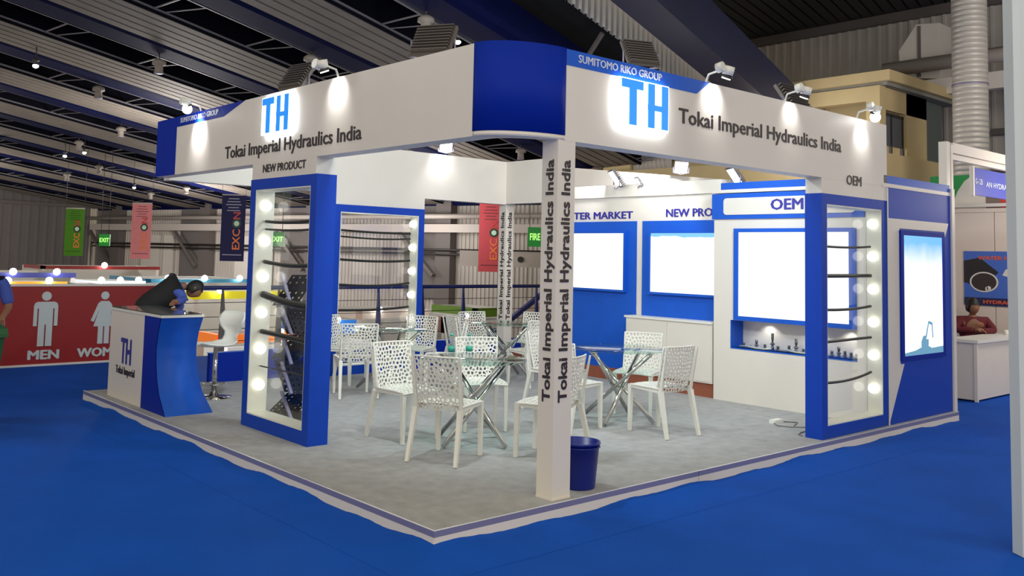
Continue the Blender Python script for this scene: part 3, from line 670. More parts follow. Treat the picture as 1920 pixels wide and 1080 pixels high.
def screen_material(name, dirn, lo, hi, top=(150, 205, 250), st=1.25, zlo=0, zhi=1):
    m = bpy.data.materials.new(name); m.use_nodes = True; nt = m.node_tree; b = nt.nodes['Principled BSDF']
    tc = nt.nodes.new('ShaderNodeTexCoord'); sp = nt.nodes.new('ShaderNodeSeparateXYZ'); nt.links.new(tc.outputs['Generated'], sp.inputs[0])
    n = nt.nodes.new('ShaderNodeTexNoise'); n.inputs['Scale'].default_value = 3.5; nt.links.new(tc.outputs['Generated'], n.inputs['Vector'])
    a = nt.nodes.new('ShaderNodeMath'); a.operation = 'MULTIPLY_ADD'; a.inputs[1].default_value = .12; nt.links.new(n.outputs['Fac'], a.inputs[0]); nt.links.new(sp.outputs['Z'], a.inputs[2])
    r = nt.nodes.new('ShaderNodeValToRGB'); r.color_ramp.elements[0].position = lo; r.color_ramp.elements[0].color = (1, 1, 1, 1)
    r.color_ramp.elements[1].position = hi; r.color_ramp.elements[1].color = lin(top)+(1,)
    nt.links.new(a.outputs[0], r.inputs[0]); nt.links.new(r.outputs[0], b.inputs['Emission Color']); b.inputs['Emission Strength'].default_value = st
    b.inputs['Base Color'].default_value = (.02, .02, .02, 1); b.inputs['Roughness'].default_value = .15
    return m
SCR_WHITE = screen_material('screen_white', 'z', 1.2, 1.4)
SCR_BLUE = screen_material('screen_blue_top', 'z', .98, 1.12, (120, 190, 245))
SCR_SKY = screen_material('screen_sky', 'z', .80, 1.12, (110, 185, 245), 1.15)
def wall_screen(y0, y1, sm, label):
    r = empty('display_screen', (6.1, y0, 1.3), 0, label, 'screen')
    part('bezel', BLUE, r, lambda b: (b.box((6.07, y0-.02, 1.30), (6.13, y1+.02, 1.33)), b.box((6.07, y0-.02, 2.10), (6.13, y1+.02, 2.13)), b.box((6.07, y0-.02, 1.33), (6.13, y0+.005, 2.10)), b.box((6.07, y1-.005, 1.33), (6.13, y1+.02, 2.10))))
    part('lit_panel', sm, r, lambda b: b.box((6.085, y0, 1.325), (6.128, y1, 2.105)))
wall_screen(3.73, 4.86, SCR_WHITE, 'glowing white screen under the words AFTER MARKET')
wall_screen(2.25, 3.28, SCR_BLUE, 'glowing white screen with pale blue corner under NEW PRODUCT')
lc = empty('low_white_counter', (6, 2.9, .1), 0, 'low white cabinet counter against the screen wall', 'cabinet')
part('body', WHITE, lc, lambda b: b.box((5.92, 2.19, .27), (6.12, 3.54, .985)))
part('worktop', WHITEP, lc, lambda b: b.box((5.90, 2.185, .985), (6.125, 3.56, 1.01)))
part('door', WHITE, lc, lambda b: b.box((5.912, 2.21, .29), (5.92, 2.86, .97)))
part('door', WHITE, lc, lambda b: b.box((5.912, 2.87, .29), (5.92, 3.53, .97)))
part('plinth', BROWN, lc, lambda b: b.box((5.95, 2.19, .1), (6.10, 3.52, .27)))

# --- OEM display wall block
om = empty('oem_display_block', (6.7, 1.1, .1), 0, 'large white and blue display block headed OEM at the right end of the stand', 'display wall')
part('panel', WHITE, om, lambda b: (b.box((5.91, .26, .1), (6.0, 2.16, .74)), b.box((5.91, .26, 1.06), (6.0, 2.16, 2.26)), b.box((5.91, 1.92, .74), (6.0, 2.16, 1.06)), b.box((5.91, .26, .74), (6.0, .36, 1.06)), b.box((6.0, 2.08, .1), (6.12, 2.16, 2.5))))
part('niche_back', WHITE, om, lambda b: (b.box((6.17, .36, .74), (6.18, 1.92, 1.06)), b.box((6.0, .36, 1.06), (6.18, 1.92, 1.07))))
part('niche_shelf', BLUE, om, lambda b: (b.box((5.905, .36, .725), (6.17, 1.92, .74)), b.box((6.0, 1.92, .74), (6.17, 1.935, 1.06)), b.box((5.905, 1.912, .74), (6.0, 1.921, 1.06))))
part('header', BLUE, om, lambda b: b.box((5.89, .26, 2.26), (6.0, 2.18, 2.565)))
def rr(y0, y1, z0, z1, r, n=6):
    P = []
    for cy, cz, a0 in ((y1-r, z1-r, 0), (y0+r, z1-r, 90), (y0+r, z0+r, 180), (y1-r, z0+r, 270)):
        for i in range(n+1): a = math.radians(a0+90*i/n); P.append((cy+r*math.cos(a), cz+r*math.sin(a)))
    return P
part('header_plate', WHITE, om, lambda b: b.prism(rr(.36, 2.01, 2.31, 2.51, .04), 'x', 5.882, 5.89))
text('OEM', (5.882, 1.365, 2.36), (0, -1, 0), (0, 0, 1), .40, .12, BLUETXT, om, bold=.035)
part('white_stripe', WHITE, om, lambda b: b.box((5.90, .065, 2.575), (7.578, 2.19, 2.615)))
part('top_block', BLUE, om, lambda b: b.box((5.93, .07, 2.615), (7.575, 2.08, 2.70)))
part('outer_panel', BLUEC, om, lambda b: b.box((6.005, .07, .1), (7.58, .13, 2.575)))
ep = empty('white_end_post', (7.62, .11, 0), 0, 'white end post closing the right edge of the outer blue panel', 'post')
part('shaft', WHITE, ep, lambda b: b.box((7.582, .05, 0), (7.66, .18, 2.66)))
part('foot_plate', ALU, ep, lambda b: b.box((7.58, .045, 0), (7.665, .185, .008)))
part('back_panel', WHITE, om, lambda b: (b.box((7.49, .18, .1), (7.58, 2.1, 2.57)), b.box((6.18, 2.09, .1), (7.5, 2.15, 2.57))))
part('white_arrow_graphic', WHITE, om, lambda b: (b.prism([(6.015, 2.25), (7.52, 2.25), (7.42, 2.09), (7.40, 2.15), (6.27, 2.15), (6.27, .71), (6.36, .71), (6.015, .13)], 'y', .066, .07)))
part('joint_strip', WHITEP, om, lambda b: b.box((5.995, .062, .1), (6.012, .07, 2.57)))
es = empty('display_screen', (6.8, .06, .77), 0, 'tall lit screen with excavator picture on the outer right wall', 'screen')
part('bezel', BLUE2, es, lambda b: (b.box((6.26, .045, .74), (7.36, .066, .79)), b.box((6.26, .045, 2.08), (7.36, .066, 2.13)), b.box((6.26, .045, .79), (6.33, .066, 2.08)), b.box((7.30, .045, .79), (7.36, .066, 2.08))))
part('lit_panel', SCR_SKY, es, lambda b: b.box((6.33, .052, .79), (7.30, .066, 2.08)))
EXC = emis('screen_slate_blue', (92, 140, 168), .9)
part('picture_ground', EXC, es, lambda b: b.prism([(6.33, .79), (7.30, .79), (7.30, .86), (7.0, .85), (6.9, .88), (6.75, .87), (6.6, .84), (6.33, .82)], 'y', .0505, .052))
part('picture_excavator', EXC, es, lambda b: (b.prism([(6.74, .87), (6.92, .88), (6.92, .95), (6.86, .95), (6.86, .99), (6.79, .99), (6.74, .93)], 'y', .0505, .052),
     b.prism([(6.84, .97), (6.87, .97), (6.93, 1.12), (7.0, 1.10), (7.02, .96), (7.04, .96), (7.02, 1.13), (6.92, 1.15)], 'y', .0505, .052)))
ow = empty('display_screen', (5.9, 1.1, 1.07), 0, 'large glowing white screen in blue frame under the OEM header', 'screen')
part('bezel', BLUE, ow, lambda b: (b.box((5.87, .36, 1.065), (5.908, 1.86, 1.115)), b.box((5.87, .36, 2.10), (5.908, 1.86, 2.145)), b.box((5.87, 1.80, 1.115), (5.908, 1.86, 2.10)), b.box((5.87, .36, 1.115), (5.908, .43, 2.10))))
part('lit_panel', SCR_WHITE, ow, lambda b: b.box((5.885, .43, 1.115), (5.908, 1.80, 2.10)))
for yy in (1.55, .95, .55):
    l = lamp('SPOT', (6.08, yy, 1.05), (6.12, yy, .8), 2.0, .02, (1, 1, .9), 120, .6, 'niche_light')

# niche exhibits
FIT = mat('grey_fitting_metal', (120, 124, 122), .35, .7)
ORD = 'first second third fourth fifth sixth seventh eighth ninth tenth eleventh twelfth thirteenth fourteenth fifteenth sixteenth'.split()
fit_x = [(1.83, .05, 0), (1.74, .03, 0), (1.66, .10, 3), (1.55, .055, 1), (1.45, .19, 2), (1.38, .05, 0), (1.24, .07, 1), (1.15, .15, 2), (1.06, .05, 0), (.98, .12, 2), (.80, .16, 2), (.72, .06, 1), (.64, .11, 2), (.57, .07, 1), (.5, .06, 1), (.44, .05, 0)]
for i, (y, h, k) in enumerate(fit_x):
    r = empty('hose_fitting', (6.05, y, .742), 0, '%s grey hose fitting, %s from the left in the lit niche' % ('tall' if h > .13 else 'middling' if h > .08 else 'short', ORD[i]), 'fitting', 'hose fittings in the lit niche')
    part('body', FIT, r, lambda b: b.lathe([(.018, 0), (.018, h*.2), (.012, h*.22), (.012, h*.6), (.016, h*.62), (.016, h)], (6.05, y, .742), 10))
    part('hex_nut', FIT, r, lambda b: b.lathe([(.024, h*.3), (.024, h*.42)], (6.05, y, .742), 6))
part_b = None
for i, y in enumerate((1.62, 1.1)):
    o = MB().tube([(5.98, y+.22, .755), (5.96, y+.1, .765), (5.96, y, .752), (5.97, y-.12, .75), (5.98, y-.2, .76)], .012, 8).build('short_hose', mat('pale_hose', (190, 196, 196), .4, .3))
    tag(o, ['curved pale hose lying at the left of the lit niche', 'curved pale hose lying at the middle of the lit niche'][i], 'hose')

# ------------------------------------------------------------------ display cabinets with globe bulbs
def cabinet(loc, rz, w, d, side, label, zt=2.43, z0=.1):
    r = empty('display_cabinet', loc, rz, label, 'cabinet'); H_ = zt-z0; a = .10; f = .085; t = .012
    def ring(b, x0, x1, y0, y1, s0, s1, lo, hi):
        b.box((x0, y0, lo), (x0+s0, y1, hi)); b.box((x1-s1, y0, lo), (x1, y1, hi)); b.box((x0+s0, y0, lo), (x1-s1, y1, lo+.12)); b.box((x0+s0, y0, hi-.10), (x1-s1, y1, hi))
    fr_ = MB(); ring(fr_, 0, w, 0, d, a, a, 0, H_); fr_.build('frame', BLUEC, r)
    ln = MB(); x0, x1, zlo, zhi = a, w-a, .12, H_-.10
    ln.box((x0, .004, zlo), (x0+t, d-.002, zhi)); ln.box((x1-t, .004, zlo), (x1, d-.002, zhi)); ln.box((x0+t, .004, zlo), (x1-t, d-.002, zlo+t)); ln.box((x0+t, .004, zhi-t), (x1-t, d-.002, zhi)); ln.build('lining', CREAM, r)
    MB().box((x0+t, d-.012, zlo+t), (x1-t, d-.006, zhi-t)).build('glass_pane', GLASS, r)
    bx = x0+t+.03 if side < 0 else x1-t-.03
    for i in range(6):
        z = .38+.34*i
        bb = MB().ball((bx, d*.5, z), .052, 16).build('globe_bulb', GLOBE, r)
        MB().tube([(x0+t if side < 0 else x1-t, d*.5, z), (bx, d*.5, z)], .028, 10).build('bulb_socket', WHITEP, bb)
    return r
cabinet((.571, 3.74, .1), -PI/2, 1.24, .20, -1, 'tall blue framed display cabinet under NEW PRODUCT at the left front')
cabinet((4.66, .072, .1), 0, 1.33, .175, 1, 'tall blue framed display cabinet under OEM at the right front')
cabinet((3.02, 6.2, .1), 0, 1.52, .19, 1, 'tall blue framed display cabinet in the rear wall of the stand', 2.40)
def hose(p0, p1, sag, rad, label, group, seed=0, skew=.5):
    p0 = Vector(p0); p1 = Vector(p1); pts = []
    for i in range(15):
        t = i/14; q = p0.lerp(p1, t); q.z -= sag*4*t*(1-t)*(1+.3*(t-skew)); pts.append(q)
    r = empty('rubber_hose', p0, 0, label, 'hose', group)
    part('tube', BLACK, r, lambda b: b.tube(pts, rad, 10))
    part('end_fitting', CHROME, r, lambda b: (b.tube([p0, p0+(p0-pts[1]).normalized()*.04], rad*.8, 10)))
for z0, z1, sg, rd in ((2.03, 2.03, .015, .016), (1.955, 1.95, .01, .011), (1.645, 1.635, .02, .02), (1.335, 1.27, .02, .034), (.985, .96, .0, .024), (.66, .665, .0, .007)):
    hose((.665, 3.575, z0), (.665, 2.68, z1), sg, rd, 'black rubber hose spanning the left front cabinet, %s' % {2.03: 'topmost', 1.955: 'second from the top', 1.645: 'third from the top', 1.335: 'thickest, in the middle', .985: 'fifth, below the thickest', .66: 'lowest and thinnest'}[z0], 'hoses in the left front cabinet')
for z0, z1, sg, rd, nm in ((1.925, 1.94, .01, .012, 'topmost'), (1.635, 1.64, .0, .020, 'second and thickest'), (1.31, 1.325, .015, .014, 'third'), (.995, 1.005, .0, .014, 'fourth'), (.61, .65, .03, .013, 'lowest')):
    hose((4.79, .16, z0), (5.80, .16, z1), sg, rd, 'black rubber hose spanning the right front cabinet, %s from the top' % nm if nm not in ('topmost', 'lowest') else 'black rubber hose spanning the right front cabinet, %s' % nm, 'hoses in the right front cabinet')
for z0, z1, sg, rd, nm in ((2.055, 2.04, .01, .015, 'topmost'), (1.97, 1.965, .02, .012, 'second from top'), (1.655, 1.65, .02, .017, 'third from top'), (1.315, 1.33, .03, .015, 'fourth from top'), (.965, .99, .02, .017, 'lowest')):
    hose((3.15, 6.29, z0), (4.36, 6.29, z1), sg, rd, 'black rubber hose spanning the rear cabinet, %s' % nm, 'hoses in the rear cabinet')

# ------------------------------------------------------------------ zigzag brochure stand behind the left cabinet
zs = empty('zigzag_brochure_stand', (1.1, 3.75, .1), 0, 'black perforated zigzag brochure stand behind the left cabinet', 'brochure stand')
TB = mat('black_perforated_plastic', (26, 27, 40), .35)
def tray(b, yc, z0, yt, z1, x0=.98, x1=1.26):
    """perforated sloping tray between lower edge (yc,z0) and upper edge (yt,z1)"""
    nx, nz = 4, 6
    P = lambda s, t, o: Vector((x0+(x1-x0)*s, yc+(yt-yc)*t+o, z0+(z1-z0)*t))
    for i in range(nx):
        for j in range(nz):
            s0, s1, t0, t1 = i/nx, (i+1)/nx, j/nz, (j+1)/nz; k = .28
            o = [(s0, t0), (s1, t0), (s1, t1), (s0, t1)]; cs, ct = (s0+s1)/2, (t0+t1)/2
            q = [(cs+(a-cs)*k, ct+(c-ct)*k*1.3) for a, c in o]
            vs = [P(a, c, 0) for a, c in o]+[P(a, c, 0) for a, c in q]+[P(a, c, .008) for a, c in o]+[P(a, c, .008) for a, c in q]
            fs = []
            for m_ in range(4): n_ = (m_+1) % 4; fs += [(m_, n_, 4+n_, 4+m_), (8+m_, 12+m_, 12+n_, 8+n_), (4+m_, 4+n_, 12+n_, 12+m_)]
            b.add(vs, fs)
zz = [.14, .38, .66, .94, 1.2, 1.52]
for i in range(5):
    lo, hi = (3.98, 3.60) if i % 2 == 0 else (3.66, 3.90)
    part('tray', TB, zs, lambda b: tray(b, lo, zz[i], hi, zz[i+1]))
    part('tray', TB, zs, lambda b: tray(b, lo-.14, zz[i], hi-.14, zz[i+1], 1.0, 1.24)) if i < 4 else None
    part('aluminium_bar', ALU, zs, lambda b: b.bar((.975, 3.50+.02*i, zz[i]), (.975, 3.72+.02*i, zz[i+1]), .03, .03, .02))
    part('aluminium_bar', ALU, zs, lambda b: b.bar((1.27, 3.50+.02*i, zz[i]), (1.27, 3.72+.02*i, zz[i+1]), .03, .03, .02))
part('base', TB, zs, lambda b: b.box((.95, 3.44, .1), (1.3, 4.05, .14)))

# ------------------------------------------------------------------ perforated chairs
def clip(poly, px, py, nx, ny):
    out = []
    for i in range(len(poly)):
        a = poly[i]; c = poly[(i+1) % len(poly)]
        da = (a[0]-px)*nx+(a[1]-py)*ny; dc = (c[0]-px)*nx+(c[1]-py)*ny
        if da <= 0: out.append(a)
        if (da < 0) != (dc < 0) and da != dc:
            t = da/(da-dc); out.append((a[0]+(c[0]-a[0])*t, a[1]+(c[1]-a[1])*t))
    return out
def cells(W_, H_, nx, ny, seed, sl=True):
    r = random.Random(seed); S_ = []
    for j in range(ny):
        for i in range(nx):
            jx, jy = r.uniform(-.38, .38), r.uniform(-.36, .36)
            if sl and j == ny-1: jx *= .1; jy *= .1
            S_.append(((i+.5+jx+(.25 if j % 2 else -.25))*W_/nx, (j+.5+jy)*H_/ny))
    res = []
    for k, (x, y) in enumerate(S_):
        p = [(0, 0), (W_, 0), (W_, H_), (0, H_)]
        for q, (a, c) in enumerate(S_):
            if q == k or abs(a-x) > 3*W_/nx or abs(c-y) > 3*H_/ny: continue
            p = clip(p, (x+a)/2, (y+c)/2, a-x, c-y)
            if len(p) < 3: break
        if len(p) >= 3: res.append(p)
    return res
def perforated(W_, H_, nx, ny, seed, fmap, th, k=.70):
    b = MB()
    for p in cells(W_, H_, nx, ny, seed):
        n = len(p); cx = sum(a for a, _ in p)/n; cy = sum(c for _, c in p)/n
        q = [(cx+(a-cx)*k, cy+(c-cy)*k) for a, c in p]
        vs = [fmap(a, c, 0) for a, c in p]+[fmap(a, c, 0) for a, c in q]+[fmap(a, c, th) for a, c in p]+[fmap(a, c, th) for a, c in q]
        fs = []
        for i in range(n): j = (i+1) % n; fs += [(i, j, n+j, n+i), (2*n+i, 3*n+i, 3*n+j, 2*n+j), (n+i, n+j, 3*n+j, 3*n+i)]
        b.add(vs, fs)
    return b
CH = mat('white_chair_plastic', (226, 224, 218), .32)
def make_chair():
    r = empty('perforated_chair')
    def bm_(a, c, o):      # backrest: a across .40, c up .42
        u = (a-.20)/.20; v = c/.43
        return (-.195-.085*v-.02*(1-v)*0+.045*u*u*(1-.3*v)+o*.9-.01*math.sin(v*PI), (a-.20)*(1+.04*v), .405+c)
    B = perforated(.40, .43, 11, 12, 5, bm_, .009, .64)
    fr_ = []
    for a, c in [(0, t*.43/8) for t in range(9)]+[(t*.4/8, .43) for t in range(1, 9)]+[(.4, .43-t*.43/8) for t in range(1, 9)]: fr_.append(bm_(a, c, .004))
    B.tube(fr_, .0085, 6); B.build('backrest', CH, r)
    def sm_(a, c, o):
        u = (a-.205)/.205; v = c/.41
        return (-.195+c, a-.205, .452-.022*math.sin(min(1, v*1.1)*PI)*(1-u*u)-.03*max(0, v-.85)/.15*.5+o-.012*u*u)
    St = perforated(.41, .41, 10, 10, 9, sm_, .009, .5)
    rim = [sm_(0, t*.41/8, .004) for t in range(9)]+[sm_(t*.41/8, .41, .004) for t in range(1, 9)]+[sm_(.41, .41-t*.41/8, .004) for t in range(1, 9)]
    St.tube(rim, .011, 6); St.build('seat', CH, r)
    for s in (-1, 1):
        MB().bar((.205, .195*s, 0), (.195, .195*s, .445), .026, .040, .030, .042).build('leg', CH, r)
        L = MB(); L.bar((-.305, .215*s, 0), (-.205, .20*s, .42), .026, .040, .030, .046); L.bar((-.205, .20*s, .41), (-.285, .208*s, .83), .018, .012, .03, .014); L.build('leg', CH, r)
        MB().bar((-.20, .198*s, .425), (.19, .198*s, .435), .02, .02, .045, .035).build('side_rail', CH, r)
    return r
chair0 = make_chair()
CHAIRS = [ # x, y, facing deg, label
 (1.31, 1.51, 25, 'nearest white perforated chair, its back to the camera at the front table', 'f'),
 (1.47, 2.32, -88, 'white perforated chair at the left side of the front table', 'f'),
 (2.36, 2.33, -118, 'white perforated chair at the far side of the front table, facing the camera', 'f'),
 (2.03, 1.08, 112, 'white perforated chair half hidden by the front pillar, at the front table', 'f'),
 (3.10, 1.83, 6, 'white perforated chair just right of the pillar, at the right table', 'r'),
 (3.66, 1.20, 84, 'white perforated chair nearest the camera at the right table', 'r'),
 (4.33, 2.03, -155, 'white perforated chair behind the right table, before the low white counter', 'r'),
 (3.70, 2.62, -85, 'white perforated chair at the far left of the right table', 'r'),
 (2.42, 4.66, 68, 'white perforated chair nearest the left cabinet, turned away from the camera', 'l'),
 (2.85, 5.55, -65, 'white perforated chair farthest back at the rear left table', 'l'),
 (3.60, 5.10, -150, 'white perforated chair at the far right of the rear left table', 'l'),
 (3.45, 4.30, 140, 'white perforated chair seen from its side at the right of the rear left table', 'l'),
 (4.42, 5.0, -15, 'white perforated chair seen edge on at the left of the rear right table', 'b'),
 (5.0, 5.42, -100, 'white perforated chair behind the rear right table, facing the camera', 'b'),
 (4.80, 4.20, 82, 'white perforated chair in front of the rear right table beside the pillar', 'b'),
 (5.60, 5.1, -165, 'white perforated chair at the right of the rear right table', 'b')]
for i, (x, y, a, lb, g) in enumerate(CHAIRS):
    o = chair0 if i == 0 else copy_tree(chair0)
    o.location = (x, y, .104); o.rotation_euler = (0, 0, math.radians(a))
    tag(o, lb, 'chair', 'white perforated chairs around the glass tables')
# ------------------------------------------------------------------ glass tables
def make_table(rot):
    r = empty('round_glass_table', (0, 0, 0))
    MB().lathe([(.475, .728), (.48, .731), (.48, .737), (.475, .74)], (0, 0, 0), 48).build('glass_top', GLASST, r)
    for k in range(4):
        a = math.radians(rot+90*k); t = a+PI-.30
        p = (.38*math.cos(a), .38*math.sin(a), .020); q = (.40*math.cos(t), .40*math.sin(t), .715)
        g = MB().tube([p, q], .021, 14).build('leg', CHROME, r)
        MB().lathe([(.03, 0), (.028, .012)], (.40*math.cos(t), .40*math.sin(t), .714), 12).build('glass_pad', CHROME, g)
    MB().lathe([(.045, .345), (.052, .36), (.045, .375)], (0, 0, 0), 16).build('hub', CHROME, r)
    return r
for x, y, rot, lb in ((1.84, 1.84, 190, 'round glass table on crossed chrome legs nearest the camera, bottles on it'), (3.78, 1.83, 112, 'round glass table on crossed chrome legs right of the pillar'),
                      (3.03, 4.84, 140, 'round glass table on crossed chrome legs beside the left cabinet'), (4.98, 4.86, 20, 'round glass table on crossed chrome legs behind the front pillar, at the rear')):
    o = make_table(rot); o.location = (x, y, .1); tag(o, lb, 'table', 'round glass tables with chrome legs')
# bottles
for i, (x, y, lb) in enumerate(((1.71, 2.0, 'clear water bottle with teal label, left one on the front glass table'), (1.86, 1.93, 'clear water bottle with teal label, right one on the front glass table'))):
    r = empty('water_bottle', (x, y, .84), 0, lb, 'bottle', 'water bottles on the front table')
    MB().lathe([(.028, 0), (.031, .01), (.031, .13), (.022, .165), (.012, .18), (.012, .195)], (0, 0, 0), 14).build('body', glass('bottle_plastic_%d' % i, (.9, .95, .96), 1.3), r)
    MB().lathe([(.0325, .055), (.0325, .10)], (0, 0, 0), 14).build('label_band', mat('teal_label', (40, 150, 130), .5), r)
    MB().lathe([(.014, .19), (.014, .21)], (0, 0, 0), 12).build('cap', mat('teal_cap', (60, 170, 150), .4), r)

# ------------------------------------------------------------------ reception counter at the left
ct = empty('reception_counter', (.4, 5.3, .1), 0, 'blue and white reception counter with a flared front at the left', 'counter')
def flare():
    K = [(.1, 4.47), (.2, 4.56), (.3, 4.65), (.45, 4.72), (.6, 4.76), (.75, 4.77), (.9, 4.74), (1.05, 4.68)]
    P = []
    for i in range(len(K)-1):
        for k in range(3): t = k/3; P.append((K[i][1]*(1-t)+K[i+1][1]*t, K[i][0]*(1-t)+K[i+1][0]*t))
    return P+[(4.68, 1.05)]
fl_ = flare()
part('white_front', WHITE, ct, lambda b: b.box((.13, 5.13, .1), (.60, 6.14, 1.05)))
part('blue_front', BLUE2, ct, lambda b: b.prism([(5.129, .1)]+fl_+[(5.129, 1.05)], 'x', .128, .54))
def flare_side(b):
    vs = []
    for y, z in fl_: vs += [(.128, y-.001, z), (.62-(y-4.47)*.25, y-.001, z)]
    n = len(fl_); back = [(.128, y+.015, z) for y, z in fl_]+[(.62-(y-4.47)*.25, y+.015, z) for y, z in fl_]
    vs2 = vs+[v for i in range(n) for v in (back[i], back[n+i])]
    fs = []
    for i in range(n-1):
        a = 2*i; fs += [(a, a+1, a+3, a+2), (2*n+a, 2*n+a+2, 2*n+a+3, 2*n+a+1), (a+1, 2*n+a+1, 2*n+a+3, a+3), (a, a+2, 2*n+a+2, 2*n+a)]
    b.add(vs2, fs, True)
part('curved_side', BLUE, ct, flare_side)
part('top_edge', WHITEP, ct, lambda b: b.prism([(.12, 4.66), (.57, 4.66), (.64, 6.15), (.12, 6.15)], 'z', 1.05, 1.075))
part('dark_glass_top', mat('dark_glass', (74, 78, 78), .06, 0, spec=.8), ct, lambda b: b.prism([(.13, 4.68), (.55, 4.68), (.62, 6.13), (.13, 6.13)], 'z', 1.075, 1.085))
text('TH', (.128, 5.77, .50), (0, -1, 0), (0, 0, 1), .30, .26, mat('counter_blue_letter', (30, 46, 150), .4), ct, bold=.03)
text('Tokai Imperial', (.128, 5.90, .38), (0, -1, 0), (0, 0, 1), .56, .08, NAVYTXT, ct, bold=.008)
# bar stool
bs = empty('bar_stool', (1.03, 5.36, .1), 0, 'white moulded bar stool on a chrome stem beside the reception counter', 'stool')
part('stem', CHROME, bs, lambda b: b.tube([(1.03, 5.36, .12), (1.03, 5.36, .66)], [.03, .024], 14))
part('base', CHROME, bs, lambda b: b.lathe([(.20, .10), (.20, .108), (.05, .125), (.035, .16)], (1.03, 5.36, 0), 28))
part('foot_ring', CHROME, bs, lambda b: b.tube([(1.03+.12*math.cos(t), 5.36+.12*math.sin(t), .25) for t in [2*PI*i/20 for i in range(21)]], .008, 8))
def stool_seat(b):
    n, m_ = 16, 12; u = Vector((.985, .17, 0)); s = Vector((-.17, .985, 0)); c = Vector((1.03, 5.36, 0))
    prof = [(-.26, .70), (-.20, .685), (-.10, .675), (0, .67), (.10, .675), (.18, .70), (.22, .75), (.235, .82), (.22, .88), (.21, .95), (.24, 1.0), (.27, 1.05)]
    wid = [.12, .19, .22, .22, .20, .15, .11, .13, .20, .24, .24, .19]
    vs = []
    for (a, z), w in zip(prof, wid):
        for k in range(-6, 7):
            t = k/6; vs.append(c+u*(a-.04*t*t*(1 if a > .19 else 0))+s*w*t+Vector((0, 0, z+.03*t*t*(1 if z < .8 else 0))))
    N = len(vs); vs2 = vs+[v+Vector((0, 0, -.014))-u*0+u*(.014 if i//13 > 5 else 0) for i, v in enumerate(vs)]
    fs = []
    for i in range(11):
        for k in range(12): a = i*13+k; fs += [(a, a+1, a+14, a+13), (N+a, N+a+13, N+a+14, N+a+1)]
        fs += [(i*13, i*13+13, N+i*13+13, N+i*13), (i*13+12, N+i*13+12, N+i*13+25, i*13+25)]
    fs += [(k, N+k, N+k+1, k+1) for k in range(12)]+[(143+k, 144+k, N+144+k, N+143+k) for k in range(12)]
    b.add(vs2, fs, True)
part('seat_shell', WHITEP, bs, stool_seat)

# ------------------------------------------------------------------ waste bucket, extension lead
wbk = empty('waste_bucket', (1.50, .235, .1), 0, 'dark blue plastic waste bucket behind the front pillar', 'bucket')
MB().lathe([(.118, 0), (.122, .01), (.150, .315), (.158, .315), (.158, .33), (.146, .33), (.118, .02), (.0, .02)], (0, 0, 0), 32).build('body', BINB, wbk)
MB().tube([(.152*math.cos(t), .152*math.sin(t), .295) for t in [2*PI*i/32 for i in range(33)]], .006, 6).build('rim_ridge', BINB, wbk)
ex = empty('extension_socket', (5.11, .83, .1), 0, 'white extension socket with grey lead on the carpet near the right cabinet', 'socket')
part('socket_box', WHITEP, ex, lambda b: b.box((5.04, .80, .1), (5.20, .87, .135)))
part('lead', mat('grey_lead', (120, 122, 120), .5), ex, lambda b: (b.tube([(5.05, .82, .108), (4.95, .72, .106), (5.0, .6, .106), (5.12, .5, .106), (5.0, .4, .106), (4.8, .38, .106), (4.7, .34, .106), (4.66, .28, .106)], .006, 6), b.tube([(5.2, .83, .106), (5.3, .7, .106), (5.1, .62, .106)], .006, 6)))

# ------------------------------------------------------------------ spotlights on arms and finned floodlights
def spot_arm(p, d, glow, label, pw=30, col=(1, .98, .95)):
    """p = point on top edge of the fascia, d = outward direction"""
    p = Vector(p); d = Vector(d); s = d.cross(Vector((0, 0, 1)))
    r = empty('arm_spotlight', p, 0, label, 'spotlight', 'spotlights clamped to the top of the fascias')
    part('arm', WHITEP, r, lambda b: b.tube([p-d*.03, p+Vector((0, 0, .07)), p+d*.10+Vector((0, 0, .09)), p+d*.14+Vector((0, 0, .08))], .010, 8))
    h = p+d*.17+Vector((0, 0, .05))
    part('housing', WHITEP, r, lambda b: (b.tube([h+Vector((0, 0, .07))-s*.05, h+Vector((0, 0, .0))-s*.045-d*.02], .045, 14), b.tube([h+Vector((0, 0, .055))+s*.055+d*.01, h+Vector((0, 0, .045))+s*.06-d*.045], .042, 14)))
    part('reflector_rim', DGREY, r, lambda b: b.tube([h+Vector((0, 0, -.002))-s*.045-d*.02, h+Vector((0, 0, -.02))-s*.045-d*.028], .047, 14))
    part('lamp_face', LEDW if glow else emis('dim_lamp_face', (255, 250, 235), 2), r, lambda b: b.ball(tuple(h+Vector((0, 0, -.045))-s*.045-d*.02), .052, 14) if glow else b.tube([h+Vector((0, 0, -.021))-s*.045-d*.03, h+Vector((0, 0, -.03))-s*.045-d*.034], .038, 14))  # lit heads get an oversized glowing ball that stands for their glare
    lp = h-s*.045+Vector((0, 0, -.105 if glow else -.04))-d*.04
    lamp('SPOT', lp, lp-d*.13+Vector((0, 0, -.11)), pw, .03, col, 100, .9, 'spot_beam')
spot_arm((.57, 5.05, ZT), (-1, 0, 0), True, 'glaring arm spotlight above the left blue end of the fascia', 34)
spot_arm((.57, 2.25, ZT), (-1, 0, 0), False, 'white arm spotlight on the left fascia right of the TH letters', 12)
spot_arm((2.83, .07, ZT), (0, -1, 0), False, 'white arm spotlight at the end of the blue band on the right fascia', 10)
spot_arm((4.05, .07, ZT), (0, -1, 0), False, 'white arm spotlight above the middle of the right fascia', 5)
spot_arm((5.40, .07, ZT), (0, -1, 0), True, 'glaring arm spotlight near the right end of the right fascia', 7)
FLOODG = mat('floodlight_grey', (104, 98, 98), .45, .4)
